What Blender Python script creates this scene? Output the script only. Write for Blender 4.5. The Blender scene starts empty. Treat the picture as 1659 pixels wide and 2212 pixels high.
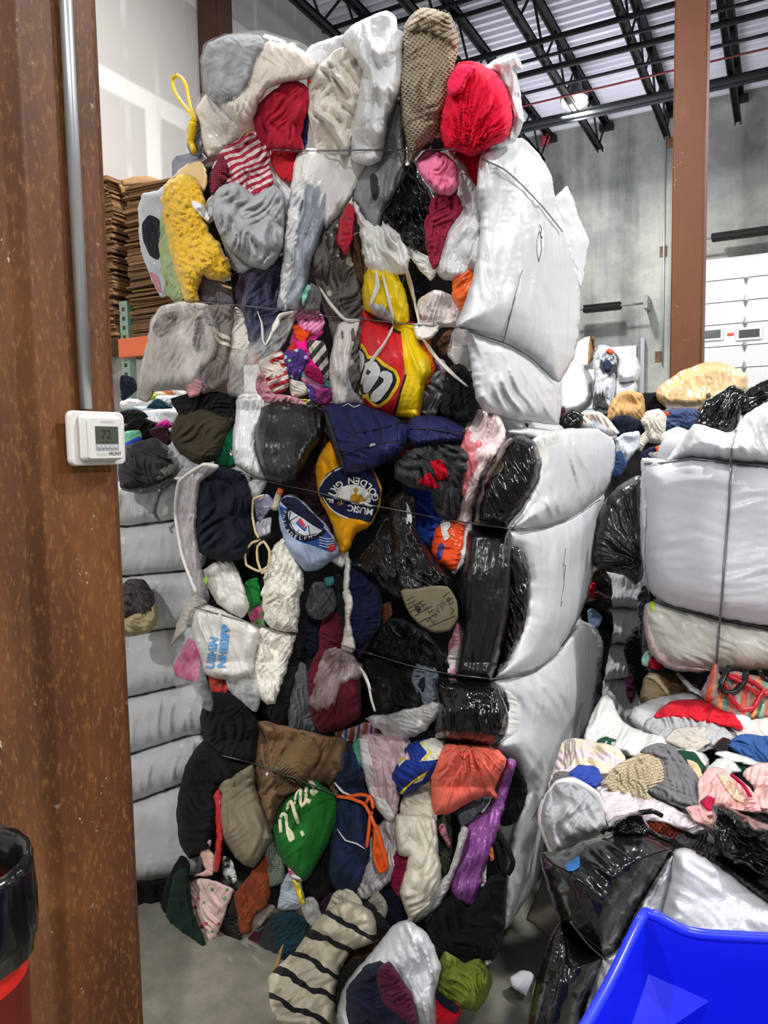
import bpy, bmesh, math, random, hashlib
import numpy as np
from mathutils import Vector, Matrix
from mathutils.geometry import delaunay_2d_cdt
S = bpy.context.scene
COL = S.collection

# ---------------------------------------------------------------- camera, world, lamps, exposure
F, W, H = 1620.0, 1659.0, 2212.0
CAM = np.array([0.0, 0.0, 1.7])
YAW, PITCH, ROLL = math.radians(28), math.radians(-4.8), math.radians(-1.0)
RM = Matrix.Rotation(YAW, 3, 'Z') @ Matrix.Rotation(math.pi / 2 + PITCH, 3, 'X') @ Matrix.Rotation(ROLL, 3, 'Z')
R = np.array(RM)
cd = bpy.data.cameras.new('camera'); cam = bpy.data.objects.new('camera', cd); COL.objects.link(cam)
cam.matrix_world = Matrix.Translation(CAM.tolist()) @ RM.to_4x4()
cd.sensor_fit = 'VERTICAL'; cd.sensor_height = 24.0; cd.lens = F / H * 24.0; cd.clip_start = 0.05
S.camera = cam
S.view_settings.view_transform = 'Standard'; S.view_settings.look = 'None'
S.view_settings.exposure = -0.1; S.view_settings.gamma = 1.0; S.view_settings.use_curve_mapping = False
wd = bpy.data.worlds.new('world'); S.world = wd; wd.use_nodes = True
wd.node_tree.nodes['Background'].inputs[0].default_value = (0.93, 0.96, 1.0, 1)
wd.node_tree.nodes['Background'].inputs[1].default_value = 0.24
CEIL = 8.0
LAMPS = [(x, y) for x in (-2.9, 2.3, 7.5) for y in (-3.8, 4.0, 11.8)]
for lx, ly in LAMPS:
    ld = bpy.data.lights.new('high_bay_lamp', 'AREA'); ld.shape = 'DISK'; ld.size = 0.4
    ld.energy = 410; ld.color = (1.0, 0.985, 0.95)
    lo = bpy.data.objects.new('high_bay_lamp', ld); COL.objects.link(lo); lo.location = (lx, ly, CEIL - 1.3)
    lu = bpy.data.lights.new('roof_fill_light', 'AREA'); lu.shape = 'DISK'; lu.size = 2.5; lu.energy = 95; lu.color = (0.95, 0.96, 1.0)  # added upward fill that brightens the roof deck, not a fixture
    uo = bpy.data.objects.new('roof_fill_light', lu); COL.objects.link(uo); uo.location = (lx, ly, CEIL - 2.6); uo.rotation_euler = (math.pi, 0, 0)

# ---------------------------------------------------------------- helpers
def lin(c):
    c /= 255.0
    return c / 12.92 if c <= 0.04045 else ((c + 0.055) / 1.055) ** 2.4
def rgb(hx):
    return (lin(int(hx[0:2], 16)), lin(int(hx[2:4], 16)), lin(int(hx[4:6], 16)), 1.0)
def ray(px, py):
    u = (np.asarray(px, float) - W / 2) / F; v = (np.asarray(py, float) - H / 2) / F
    return np.stack([u, -v, -np.ones_like(u)], -1) @ R.T
def P(px, py, d):
    return CAM + ray(px, py) * np.asarray(d, float)[..., None]
def proj(p):
    c = (np.asarray(p, float) - CAM) @ R
    return c[..., 0] / -c[..., 2] * F + W / 2, -c[..., 1] / -c[..., 2] * F + H / 2, -c[..., 2]
def plane_d(px, py, ax, val):
    r = ray(px, py)[..., ax]
    return (val - CAM[ax]) / np.where(np.abs(r) < 1e-5, 1e-5, r)

_rs = np.random.RandomState(7)
_perm = _rs.permutation(512)
_gr = _rs.uniform(0, 2 * math.pi, 512)
def noise(x, y, seed=0):
    xi = np.floor(x).astype(int); yi = np.floor(y).astype(int)
    xf = x - xi; yf = y - yi
    def g(ix, iy, dx, dy):
        h = _gr[_perm[(_perm[(ix + seed * 17) & 511] + iy + seed * 31) & 511]]
        return np.cos(h) * dx + np.sin(h) * dy
    s = xf * xf * xf * (xf * (xf * 6 - 15) + 10); t = yf * yf * yf * (yf * (yf * 6 - 15) + 10)
    a = g(xi, yi, xf, yf); b = g(xi + 1, yi, xf - 1, yf); c = g(xi, yi + 1, xf, yf - 1); d = g(xi + 1, yi + 1, xf - 1, yf - 1)
    return 1.4 * ((a + (b - a) * s) * (1 - t) + (c + (d - c) * s) * t)
def hsh(s):
    return int(hashlib.md5(s.encode()).hexdigest()[:6], 16)

# the front of the main stack of bales stands on y = FY, its right side on x = SX
FY, SX = 2.05, -0.71
ROWS = [55, 325, 690, 885, 1110, 1430, 1600, 1700, 2010]
def base_fn(b, cx, cy):
    if b == 'F':
        def f(px, py):
            d = plane_d(px, py, 1, FY)
            e = np.clip((480 - px) / 160.0, 0, 2) ** 2 * 0.16
            k = np.clip(np.searchsorted(ROWS, py) - 1, 0, len(ROWS) - 2)
            r = np.asarray(ROWS, float)
            q = np.clip((py - r[k]) / (r[k + 1] - r[k]), 0, 1)
            return d + e - 0.05 * np.sin(math.pi * q)
        return f
    if b == 'S':
        return lambda px, py: plane_d(px, py, 0, SX)
    if isinstance(b, tuple) and b[0] in 'XY':
        ax = 'XY'.index(b[0])
        return lambda px, py: plane_d(px, py, ax, b[1])
    if isinstance(b, tuple) and b[0] == 'Z':
        m = b[2] if len(b) > 2 else 0.6
        c = float(plane_d(cx, cy, 2, b[1]))
        return lambda px, py: m * np.clip(plane_d(px, py, 2, b[1]), 0.5 * c, 1.6 * c) + (1 - m) * c
    return lambda px, py: np.full(np.shape(px), float(b))

def parse(s):
    return np.array([[float(q) for q in p.split(',')] for p in s.split()])
def smooth(p, step, closed=True, sharp=False):
    n = len(p); out = []
    for i in range(n if closed else n - 1):
        p1, p2 = p[i], p[(i + 1) % n]
        p0 = p[(i - 1) % n] if closed or i > 0 else p1
        p3 = p[(i + 2) % n] if closed or i + 2 < n else p2
        k = max(1, int(round(np.linalg.norm(p2 - p1) / step)))
        for j in range(k):
            t = j / k
            if sharp: q = p1 + (p2 - p1) * t
            else:
                a = 0.5 * ((2 * p1) + (p2 - p0) * t + (2 * p0 - 5 * p1 + 4 * p2 - p3) * t * t + (3 * p1 - p0 - 3 * p2 + p3) * t ** 3)
                q = 0.5 * a + 0.5 * (p1 + (p2 - p1) * t)
            out.append(q)
    if not closed: out.append(p[-1])
    return np.array(out)
def inside(poly, x, y):
    r = np.zeros(x.shape, bool); n = len(poly)
    for i in range(n):
        x1, y1 = poly[i]; x2, y2 = poly[(i + 1) % n]
        c = ((y1 > y) != (y2 > y)) & (x < (x2 - x1) * (y - y1) / ((y2 - y1) if y2 != y1 else 1e-9) + x1)
        r ^= c
    return r
def edge_dist(poly, x, y):
    a = poly; b = np.roll(poly, -1, 0); d = np.full(x.shape, 1e9)
    for i in range(len(a)):
        e = b[i] - a[i]; L = max(e @ e, 1e-9)
        t = np.clip(((x - a[i][0]) * e[0] + (y - a[i][1]) * e[1]) / L, 0, 1)
        d = np.minimum(d, np.hypot(x - a[i][0] - t * e[0], y - a[i][1] - t * e[1]))
    return d

def link(name, verts, faces, mat, parent=None, uv=None, origin=None, flat=False):
    me = bpy.data.meshes.new(name)
    verts = np.asarray(verts, float)
    og = np.zeros(3) if origin is None else np.asarray(origin, float)
    me.from_pydata((verts - og).tolist(), [], [list(map(int, f)) for f in faces])
    if uv is not None:
        ul = me.uv_layers.new(name='UVMap')
        li = np.zeros(len(me.loops), np.int32); me.loops.foreach_get('vertex_index', li)
        ul.data.foreach_set('uv', np.asarray(uv, np.float32)[li].ravel())
    if not flat: me.polygons.foreach_set('use_smooth', np.ones(len(me.polygons), bool))
    for m in (mat if isinstance(mat, (list, tuple)) else [mat]): me.materials.append(m)
    me.update()
    o = bpy.data.objects.new(name, me); COL.objects.link(o)
    if parent is not None:
        o.parent = parent; o.location = og - np.array(parent.get('_o', (0, 0, 0)))
    else: o.location = og
    o['_o'] = og.tolist()
    return o
def tag(o, label=None, cat=None, group=None, kind=None):
    if label: o['label'] = label
    if cat: o['category'] = cat
    if group: o['group'] = group
    if kind: o['kind'] = kind
    return o
def empty(name, loc, label, cat, group=None):
    o = bpy.data.objects.new(name, None); COL.objects.link(o); o.location = loc; o['_o'] = list(map(float, loc))
    return tag(o, label, cat, group)

SURF = []      # every draped thing: outline, depth of its front
class Item: pass
def puff(name, pts, mat, base='F', off=0.0, t=None, fold=None, rad=None, step=None, jag=1.2, sharp=False,
         rim=None, grow=None, parent=None, back=True, surf=True, tb=None, it=None, lift=0.0, uvang=0):
    """A pillow-shaped closed body: outline on its own base surface, swollen front and back, with folds."""
    raw = parse(pts) if isinstance(pts, str) else np.asarray(pts, float)
    ar = abs(0.5 * np.sum(raw[:, 0] * np.roll(raw[:, 1], -1) - raw[:, 1] * np.roll(raw[:, 0], -1)))
    size = math.sqrt(max(ar, 1))
    if step is None: step = min(6.5, max(2.3, size / 46))
    cx, cy = raw.mean(0)
    sd = hsh(name + pts[:12] if isinstance(pts, str) else name) % 400
    poly = smooth(raw, step, True, sharp)
    gw = (0.0 if (it or sharp or not back) else min(3.0, size / 30)) if grow is None else grow
    if gw:
        tn = np.roll(poly, -1, 0) - np.roll(poly, 1, 0); tn /= np.linalg.norm(tn, axis=1)[:, None] + 1e-9
        sg = 1 if np.sum(raw[:, 0] * np.roll(raw[:, 1], -1) - raw[:, 1] * np.roll(raw[:, 0], -1)) > 0 else -1
        poly = poly + gw * sg * np.stack([tn[:, 1], -tn[:, 0]], -1)
    if jag:
        s_ = np.arange(len(poly)) * step
        k = min(jag * 1.5, size / 22)
        poly = poly + np.stack([noise(s_ / 19, s_ * 0 + .5, sd) + .5 * noise(s_ / 8, s_ * 0 + 3.5, sd), noise(s_ / 19, s_ * 0 + 9.5, sd) + .5 * noise(s_ / 8, s_ * 0 + 5.5, sd)], -1) * k
    dep = it.depth if it else None
    bf = None if it else base_fn(base, cx, cy)
    dc = float(it.depth(np.array([cx]), np.array([cy]))[0] if it else bf(np.array([cx]), np.array([cy]))[0])
    if t is None: t = min(0.11, max(0.012, 0.17 * size * dc / F))
    amp, ang, lb, la = 0.0, 0, 20, 80
    if fold is None: fold = 1.3
    cen = None
    if isinstance(fold, (int, float)): fold = (fold,)
    fold = list(fold)
    amp = 0.0125 * fold[0] * min(1.5, max(0.35, size / 100))
    ang = fold[1] if len(fold) > 1 else (sd * 37) % 180
    lb = (fold[2] if len(fold) > 2 else min(24, max(6.5, size * 0.15)))
    la = (fold[3] if len(fold) > 3 else lb * 6.0)
    if isinstance(ang, tuple): cen = ang
    gx = np.arange(poly[:, 0].min() + step * .5, poly[:, 0].max(), step)
    gy = np.arange(poly[:, 1].min() + step * .5, poly[:, 1].max(), step * 0.87)
    X, Y = np.meshgrid(gx, gy); X = X + (np.arange(len(gy)) % 2)[:, None] * step * .5
    X = X.ravel(); Y = Y.ravel()
    m = inside(poly, X, Y); X, Y = X[m], Y[m]
    ed = edge_dist(poly, X, Y) if len(X) else np.zeros(0)
    m = ed > step * .45; X, Y, ed = X[m], Y[m], ed[m]
    rmax = ed.max() if len(ed) else 1.0
    rr = (rad if rad else min(rmax * .95, 5 + rmax * .36))
    plas = bool(mat.get('_fold'))
    tbk = t * 0.45 if tb is None else tb
    def hgt(x, y, e):
        q = np.clip(e / max(rr, 1e-3), 0, 1); pr = np.sqrt(np.clip(1 - (1 - q) ** 2, 0, 1))
        z1 = noise(x / (size * .42 + 6), y / (size * .42 + 6), sd + 5)
        m1 = np.clip(.5 + 1.5 * z1, 0, 1); m2 = np.clip(.45 - 1.5 * z1, 0, 1)
        n3 = noise(x / (size * .36 + 8), y / (size * .36 + 8), sd + 2)
        fade = 1.0
        if cen is not None:
            dx, dy = x - cen[0], y - cen[1]; rd = np.hypot(dx, dy) + 4
            b_ = np.arctan2(dy, dx) * 110 / lb + 0.6 * noise(x / 40, y / 40, sd); a_ = rd / (la * 1.5); fade = np.clip(1.25 - rd / (size * 1.2), 0.25, 1)
            n1 = noise(a_, b_, sd); n2 = noise(a_ * 1.7 + 3, b_ * 2.1, sd + 1); m1 = np.ones_like(x)
        else:
            wa = (.35 if plas else .75) * lb; ws = max(40, lb * 3.2); w1 = wa * noise(x / ws, y / ws, sd + 3); w2 = wa * noise(x / ws + 7, y / ws, sd + 4)
            def dirn(an, k, s2):
                c, s = math.cos(math.radians(an)), math.sin(math.radians(an))
                return noise(((x + w1) * c + (y + w2) * s) / la, (-(x + w1) * s + (y + w2) * c) / (lb * k), s2)
            n1 = dirn(ang, 1.0, sd); n2 = dirn(ang + (18 if plas else 52), .7, sd + 1)
        if plas:
            kk = min(3.2, max(1.25, lb / (3.2 * step)))
            fo = m1 * (1.3 * np.clip(1 - kk * np.abs(n1), 0, 1) - .2) + .2 * (1.1 * np.clip(1 - kk * .8 * np.abs(n2), 0, 1) - .2) + .9 * n3
        else: fo = 1.5 * m1 * (1.9 * np.minimum(np.sqrt(n1 * n1 + .003), .55) - .45) + 1.1 * m2 * (1.9 * np.minimum(np.sqrt(n2 * n2 + .004), .5) - .4) + 1.0 * n3
        n4 = noise(x / 13 + 5, y / 13, sd + 6)
        if not it: pr = pr * (1 + 0.3 * np.tanh((y - cy) / size * 2.2))
        return t * pr + amp * (fo + 0.16 * (np.abs(n4) - .3)) * np.clip(q * 2.2, 0, 1) * fade
    if it:
        def depth(x, y): return it.depth(x, y) - lift - hgt(x, y, edge_dist(poly, x, y))
        def b0(x, y): return it.depth(x, y) - lift
    else:
        def b0(x, y): return bf(x, y) - off
        def depth(x, y): return b0(x, y) - hgt(x, y, edge_dist(poly, x, y))
    n0 = len(poly)
    vs = [Vector(p) for p in poly] + [Vector((a, b)) for a, b in zip(X, Y)]
    res = delaunay_2d_cdt(vs, [(i, (i + 1) % n0) for i in range(n0)], [], 1, 1e-5)
    V2 = np.array([v[:] for v in res[0]]); tri = [tuple(f) for f in res[2]]
    if not tri: return None
    e = edge_dist(poly, V2[:, 0], V2[:, 1])
    bd = e < 0.01
    e = np.where(bd, 0, e)
    dF = b0(V2[:, 0], V2[:, 1]) - hgt(V2[:, 0], V2[:, 1], e)
    uvm = np.stack([(V2[:, 0] - cx) * dc / F, -(V2[:, 1] - cy) * dc / F], -1)
    if uvang:
        c, s = math.cos(math.radians(uvang)), math.sin(math.radians(uvang)); uvm = uvm @ np.array([[c, s], [-s, c]])
    VF = P(V2[:, 0], V2[:, 1], dF)
    a = V2[tri[0][1]] - V2[tri[0][0]]; b = V2[tri[0][2]] - V2[tri[0][0]]
    if a[0] * b[1] - a[1] * b[0] > 0: tri = [f[::-1] for f in tri]
    if back:
        q = np.clip(e / max(rr, 1e-3), 0, 1)
        VB = P(V2[:, 0], V2[:, 1], b0(V2[:, 0], V2[:, 1]) + tbk * np.sqrt(np.clip(1 - (1 - q) ** 2, 0, 1)) + (0.002 if tbk < 0.003 else 0))
        ib = np.nonzero(~bd)[0]; mp = np.arange(len(V2)); mp[ib] = len(V2) + np.arange(len(ib))
        verts = np.vstack([VF, VB[ib]]); uv = np.vstack([uvm, uvm[ib]])
        faces = tri + [(mp[f[2]], mp[f[1]], mp[f[0]]) for f in tri if not all(bd[i] for i in f)]
    else:
        verts, uv, faces = VF, uvm, tri
    o = link(name, verts, faces, mat, parent, uv, origin=verts.mean(0))
    I = Item(); I.o = o; I.poly = poly; I.depth = depth; I.dc = dc; I.bb = (poly.min(0), poly.max(0)); I.t = t
    if surf and not it: SURF.append(I)
    return I
def G(name, label, cat, pts, mat, base='F', off=0.0, group=None, **k):
    I = puff(name, pts, mat, base, off, **k)
    tag(I.o, label, cat, group)
    return I
def part(I, name, pts, mat, lift=0.003, t=0.001, label=None, **k):
    """A patch, print or cuff lying on the front of its thing."""
    k.setdefault('fold', 0.0); k.setdefault('jag', 0.4); k.setdefault('back', t > 0.004)
    J = puff(name, pts, mat, it=I, lift=lift, t=t, parent=I.o, **k)
    if J and label: J.o['label'] = label
    return J
def top_d(x, y, items=None):
    best = 1e9
    for I in (items or SURF):
        if I.bb[0][0] <= x <= I.bb[1][0] and I.bb[0][1] <= y <= I.bb[1][1]:
            if inside(I.poly, np.array([x]), np.array([y]))[0]:
                best = min(best, float(I.depth(np.array([x]), np.array([y]))[0]))
    return best
def tube_mesh(pw, r, ns=6, flat=1.0):
    pw = np.asarray(pw, float); n = len(pw); r = np.broadcast_to(np.asarray(r, float), (n,))
    tg = np.gradient(pw, axis=0); tg /= np.linalg.norm(tg, axis=1)[:, None] + 1e-9
    vs = []; up = np.array([0.13, 0.3, 0.94])
    for i in range(n):
        a = np.cross(tg[i], up); a /= np.linalg.norm(a) + 1e-9; b = np.cross(tg[i], a)
        for k in range(ns):
            w = 2 * math.pi * k / ns
            vs.append(pw[i] + r[i] * (math.cos(w) * a * flat + math.sin(w) * b))
    fs = [(i * ns + k, i * ns + (k + 1) % ns, (i + 1) * ns + (k + 1) % ns, (i + 1) * ns + k) for i in range(n - 1) for k in range(ns)]
    fs += [tuple(range(ns))[::-1], tuple((n - 1) * ns + k for k in range(ns))]
    return vs, fs
def wire(name, pts, mat, r=0.0022, parent=None, drape=None, base=None, off=0.0, step=9, lift=0.005, ns=6, flat=1.0, closed=False, taut=5, taper=False):
    p = smooth(parse(pts), step, closed)
    if closed: p = np.vstack([p, p[:1]])
    if base is not None:
        d = base_fn(base, *p.mean(0))(p[:, 0], p[:, 1]) - off
    else:
        d = np.array([top_d(x, y, drape) for x, y in p])
        ok = d < 1e8
        if not ok.any(): return None
        d = np.interp(np.arange(len(d)), np.nonzero(ok)[0], d[ok])
        q = np.pad(d, taut, mode='edge'); mn = np.array([q[i:i + 2 * taut + 1].min() for i in range(len(d))])
        d = 0.5 * (d + mn); d = np.minimum(np.convolve(np.pad(d, 2, mode='edge'), np.ones(5) / 5, 'valid'), d) - lift
    pw = P(p[:, 0], p[:, 1], d)
    rr = np.full(len(pw), r)
    if taper: rr = r * (0.35 + 0.65 * np.sin(np.linspace(0, math.pi, len(pw))))
    vs, fs = tube_mesh(pw, rr, ns, flat)
    return link(name, vs, fs, mat, parent, origin=pw.mean(0))
def text2d(s, size, font_shear=0.0, bold=0.0):
    cu = bpy.data.curves.new('t', 'FONT'); cu.body = s; cu.size = 1.0; cu.align_x = 'CENTER'; cu.shear = font_shear; cu.offset = bold; cu.resolution_u = 3
    ob = bpy.data.objects.new('t', cu); COL.objects.link(ob)
    dg = bpy.context.evaluated_depsgraph_get(); me = bpy.data.meshes.new_from_object(ob.evaluated_get(dg))
    bm = bmesh.new(); bm.from_mesh(me); bmesh.ops.triangulate(bm, faces=bm.faces[:])
    bmesh.ops.subdivide_edges(bm, edges=[e for e in bm.edges if e.calc_length() > 0.12], cuts=1)
    bmesh.ops.triangulate(bm, faces=bm.faces[:])
    v = np.array([q.co[:2] for q in bm.verts]) if bm.verts else np.zeros((0, 2)); bm.verts.index_update()
    f = [tuple(q.index for q in fc.verts) for fc in bm.faces]
    bm.free(); bpy.data.objects.remove(ob); bpy.data.curves.remove(cu); bpy.data.meshes.remove(me)
    return v * size / 0.72, f
def lettering(I, s, cx, cy, size, ang, mat, arc=None, lift=0.006, name='lettering', shear=0, bold=0.0, sx=1.0, label=None):
    """Printed words on the front of thing I; arc = (radius, first angle, last angle) for a ring of letters."""
    V, FC = [], []
    def add(v, f, mx, my, a):
        c, q = math.cos(math.radians(a)), math.sin(math.radians(a)); n = sum(map(len, V))
        x = v[:, 0] * sx; y = -v[:, 1]
        V.append(np.stack([mx + x * c - y * q, my + x * q + y * c], -1)); FC.extend([tuple(i + n for i in g) for g in f])
    if arc is None:
        v, f = text2d(s, size, shear, bold); v = v - np.array([0, size / 2]); add(v, f, cx, cy, ang)
    else:
        r, a0, a1 = arc
        for i, ch in enumerate(s):
            if ch == ' ': continue
            a = a0 + (a1 - a0) * i / max(1, len(s) - 1)
            v, f = text2d(ch, size, shear, bold)
            add(v, f, cx + r * math.cos(math.radians(a)), cy + r * math.sin(math.radians(a)), a + (90 if a1 > a0 else -90) + ang)
    V = np.vstack(V); d = I.depth(V[:, 0], V[:, 1]) - lift
    o = link(name, P(V[:, 0], V[:, 1], d), FC, mat, I.o, origin=P(V[:, 0], V[:, 1], d).mean(0))
    if label: o['label'] = label
    return o

def box_vf(lo, hi):
    (a, b, c), (d, e, f) = lo, hi
    v = [(a, b, c), (d, b, c), (d, e, c), (a, e, c), (a, b, f), (d, b, f), (d, e, f), (a, e, f)]
    return v, [(0, 3, 2, 1), (4, 5, 6, 7), (0, 1, 5, 4), (1, 2, 6, 5), (2, 3, 7, 6), (3, 0, 4, 7)]
def merge(l):
    V, Fc = [], []
    for v, f in l:
        n = len(V); V += [tuple(q) for q in v]; Fc += [tuple(i + n for i in g) for g in f]
    return V, Fc
def box(name, lo, hi, mat, parent=None, bev=0.0, seg=2):
    lo, hi = np.minimum(lo, hi), np.maximum(lo, hi); c = (np.array(lo) + np.array(hi)) / 2
    v, f = box_vf(lo, hi); o = link(name, v, f, mat, parent, origin=c, flat=True)
    if bev:
        bm = bmesh.new(); bm.from_mesh(o.data)
        bmesh.ops.bevel(bm, geom=bm.edges[:], offset=bev, segments=seg, profile=0.5, affect='EDGES')
        for q in bm.faces: q.smooth = True
        bm.to_mesh(o.data); bm.free()
        o.modifiers.new('wn', 'WEIGHTED_NORMAL').weight = 100
    return o

# ---------------------------------------------------------------- materials (all procedural)
MC = {}
class N:
    def __init__(s, name):
        s.m = bpy.data.materials.new(name); s.m.use_nodes = True; s.t = s.m.node_tree; s.b = s.t.nodes['Principled BSDF']; s.out = s.t.nodes['Material Output']
    def n(s, ty, **k):
        q = s.t.nodes.new(ty)
        for a, b in k.items():
            if a.startswith('i_'):
                key = a[2:]; key = int(key) if key.isdigit() else key.replace('_', ' ')
                if hasattr(b, 'outputs') or isinstance(b, bpy.types.NodeSocket): s.l(b, q.inputs[key])
                else: q.inputs[key].default_value = b
            else: setattr(q, a, b)
        return q
    def l(s, a, b):
        s.t.links.new(a if isinstance(a, bpy.types.NodeSocket) else a.outputs[0], b)
    def co(s, kind='Object', sc=(1, 1, 1), rot=0):
        tc = s.n('ShaderNodeTexCoord'); mp = s.n('ShaderNodeMapping')
        s.l(tc.outputs[kind], mp.inputs[0]); mp.inputs['Scale'].default_value = sc; mp.inputs['Rotation'].default_value = (0, 0, math.radians(rot)); return mp
    def noise(s, v, sc, det=3, rough=.55):
        return s.n('ShaderNodeTexNoise', i_Vector=v, i_Scale=sc, i_Detail=det, i_Roughness=rough)
    def ramp(s, v, stops, interp='LINEAR'):
        q = s.n('ShaderNodeValToRGB', i_Fac=v); q.color_ramp.interpolation = interp
        e = q.color_ramp.elements
        while len(e) < len(stops): e.new(0.5)
        for k, (p, c) in zip(e, stops): k.position = p; k.color = c if len(c) == 4 else (*c, 1)
        return q
    def mix(s, f, a, b):
        q = s.n('ShaderNodeMix', data_type='RGBA')
        for v, i in ((f, 0), (a, 6), (b, 7)):
            if isinstance(v, (int, float, tuple)): q.inputs[i].default_value = v
            else: s.l(v, q.inputs[i])
        return q.outputs[2]
    def bump(s, h, st, dist=0.01, prev=None):
        q = s.n('ShaderNodeBump', i_Strength=st, i_Distance=dist, i_Height=h)
        if prev is not None: s.l(prev, q.inputs['Normal'])
        s.l(q, s.b.inputs['Normal']); return q
def mk(key, fn):
    if key not in MC: MC[key] = fn()
    return MC[key]
def _vary(n, hx, amt=.16, sc=14):
    c = rgb(hx); nz = n.noise(n.co(), sc)
    d = tuple(x * (1 - amt) for x in c[:3]) + (1,); e = tuple(min(1, x * (1 + amt)) for x in c[:3]) + (1,)
    return n.ramp(nz, [(.3, d), (.7, e)])
def _clothbump(n, st=.35):
    a = n.bump(n.noise(n.co(), 600, 2), .2, .001)
    n.bump(n.noise(n.co(sc=(1, 1, .4)), 26, 3, .5), st * .5, .012, a)
def cl(hx, rough=.88):
    def f():
        n = N('cloth'); n.l(_vary(n, hx), n.b.inputs['Base Color']); n.b.inputs['Roughness'].default_value = rough
        n.b.inputs['Specular IOR Level'].default_value = .15; n.b.inputs['Sheen Weight'].default_value = .02
        _clothbump(n); return n.m
    return mk('cl' + hx + str(rough), f)
def fl(hx):   # fleece, sherpa, plush
    def f():
        n = N('fleece'); n.l(_vary(n, hx, .22, 60), n.b.inputs['Base Color']); n.b.inputs['Roughness'].default_value = .95
        n.b.inputs['Sheen Weight'].default_value = .3
        v = n.n('ShaderNodeTexVoronoi', i_Vector=n.co(), i_Scale=110)
        a = n.bump(v.outputs['Distance'], .5, .008); n.bump(n.noise(n.co(), 190, 3), .4, .006, a); return n.m
    return mk('fl' + hx, f)
def kn(hx, sc=45, rot=0, hx2=None, rib=False):   # knit
    def f():
        n = N('knit'); n.b.inputs['Roughness'].default_value = .95
        w = n.n('ShaderNodeTexWave', i_Vector=n.co('UV', rot=rot), i_Scale=sc, i_Distortion=.6)
        if hx2: n.l(n.mix(n.ramp(n.noise(n.co(), 160, 3), [(.42, (0, 0, 0)), (.6, (1, 1, 1))]), rgb(hx), rgb(hx2)), n.b.inputs['Base Color'])
        else: n.l(_vary(n, hx, .15, 90), n.b.inputs['Base Color'])
        if rib: n.bump(w, .8, .01)
        else:
            w2 = n.n('ShaderNodeTexWave', i_Vector=n.co('UV', rot=rot + 90), i_Scale=sc, i_Distortion=.6)
            m = n.n('ShaderNodeMath', operation='MULTIPLY', i_0=w, i_1=w2); n.bump(m, .9, .012)
        return n.m
    return mk(f'kn{hx}{sc}{rot}{hx2}{rib}', f)
def pl(hx, rough=.32, cr=.5, al=1.0, spec=.5, stretch=(1, 1, .35)):   # plastic film; al < 1 lets what is behind it show
    def f():
        n = N('film'); c = rgb(hx); n.b.inputs['Base Color'].default_value = c
        n.b.inputs['Roughness'].default_value = rough; n.b.inputs['Specular IOR Level'].default_value = spec
        q = n.noise(n.co(sc=stretch), 13, 2, .5); q.noise_type = 'RIDGED_MULTIFRACTAL'; q.inputs['Distortion'].default_value = .5
        n.bump(q, cr * .38, .012)
        if al < 1:
            tr = n.n('ShaderNodeBsdfTransparent'); mx = n.n('ShaderNodeMixShader')
            k = n.ramp(n.noise(n.co(sc=stretch), 26, 4), [(.38, (al * .35,) * 3), (.75, (min(1, al * 1.6),) * 3)])
            n.l(k, mx.inputs[0]); n.l(tr, mx.inputs[1]); n.l(n.b, mx.inputs[2]); n.l(mx, n.out.inputs[0])
        n.m['_fold'] = 0.8
        return n.m
    return mk(f'pl{hx}{rough}{cr}{al}{spec}{stretch}', f)
def st(cols, period, rot=0, knit=False, wob=.0):   # stripes: equal bands of the given colours, period in metres
    def f():
        n = N('striped'); mp = n.co('UV', rot=rot); sx = n.n('ShaderNodeSeparateXYZ', i_0=mp)
        h = sx.outputs[0]
        if wob:
            h = n.n('ShaderNodeMath', operation='ADD', i_0=h, i_1=n.n('ShaderNodeMath', operation='MULTIPLY', i_0=n.noise(n.co('UV'), 9, 2), i_1=wob))
        m = n.n('ShaderNodeMath', operation='DIVIDE', i_0=h, i_1=period); fr = n.n('ShaderNodeMath', operation='FRACT', i_0=m)
        k = len(cols); n.l(n.ramp(fr, [(i / k, rgb(c)) for i, c in enumerate(cols)], 'CONSTANT'), n.b.inputs['Base Color'])
        n.b.inputs['Roughness'].default_value = .9; _clothbump(n, .5 if knit else .3); return n.m
    return mk(f'st{cols}{period}{rot}{knit}{wob}', f)
def sp(hx, spots, sc=30, lo=.28, mixn=0):   # cloth with scattered printed spots
    def f():
        n = N('printed'); v = n.n('ShaderNodeTexVoronoi', i_Vector=n.co('UV'), i_Scale=sc)
        col = rgb(hx)
        msk = n.ramp(v.outputs['Distance'], [(lo, (1, 1, 1)), (lo + .04, (0, 0, 0))])
        if len(spots) > 1:
            q = n.n('ShaderNodeSeparateColor', i_0=v.outputs['Color'])
            sc_ = n.ramp(q, [(i / len(spots), rgb(c)) for i, c in enumerate(spots)], 'CONSTANT')
        else: sc_ = rgb(spots[0])
        n.l(n.mix(msk, col, sc_ if isinstance(sc_, tuple) else sc_.outputs[0]), n.b.inputs['Base Color'])
        n.b.inputs['Roughness'].default_value = .9; _clothbump(n); return n.m
    return mk(f'sp{hx}{spots}{sc}{lo}', f)
def blot(hx, hx2, sc=30, a=.45, b=.55):   # two colours in blotches
    def f():
        n = N('blotched'); n.l(n.mix(n.ramp(n.noise(n.co(), sc, 3), [(a, (0, 0, 0)), (b, (1, 1, 1))]), rgb(hx), rgb(hx2)), n.b.inputs['Base Color'])
        n.b.inputs['Roughness'].default_value = .85; _clothbump(n); return n.m
    return mk(f'bl{hx}{hx2}{sc}{a}', f)
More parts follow.
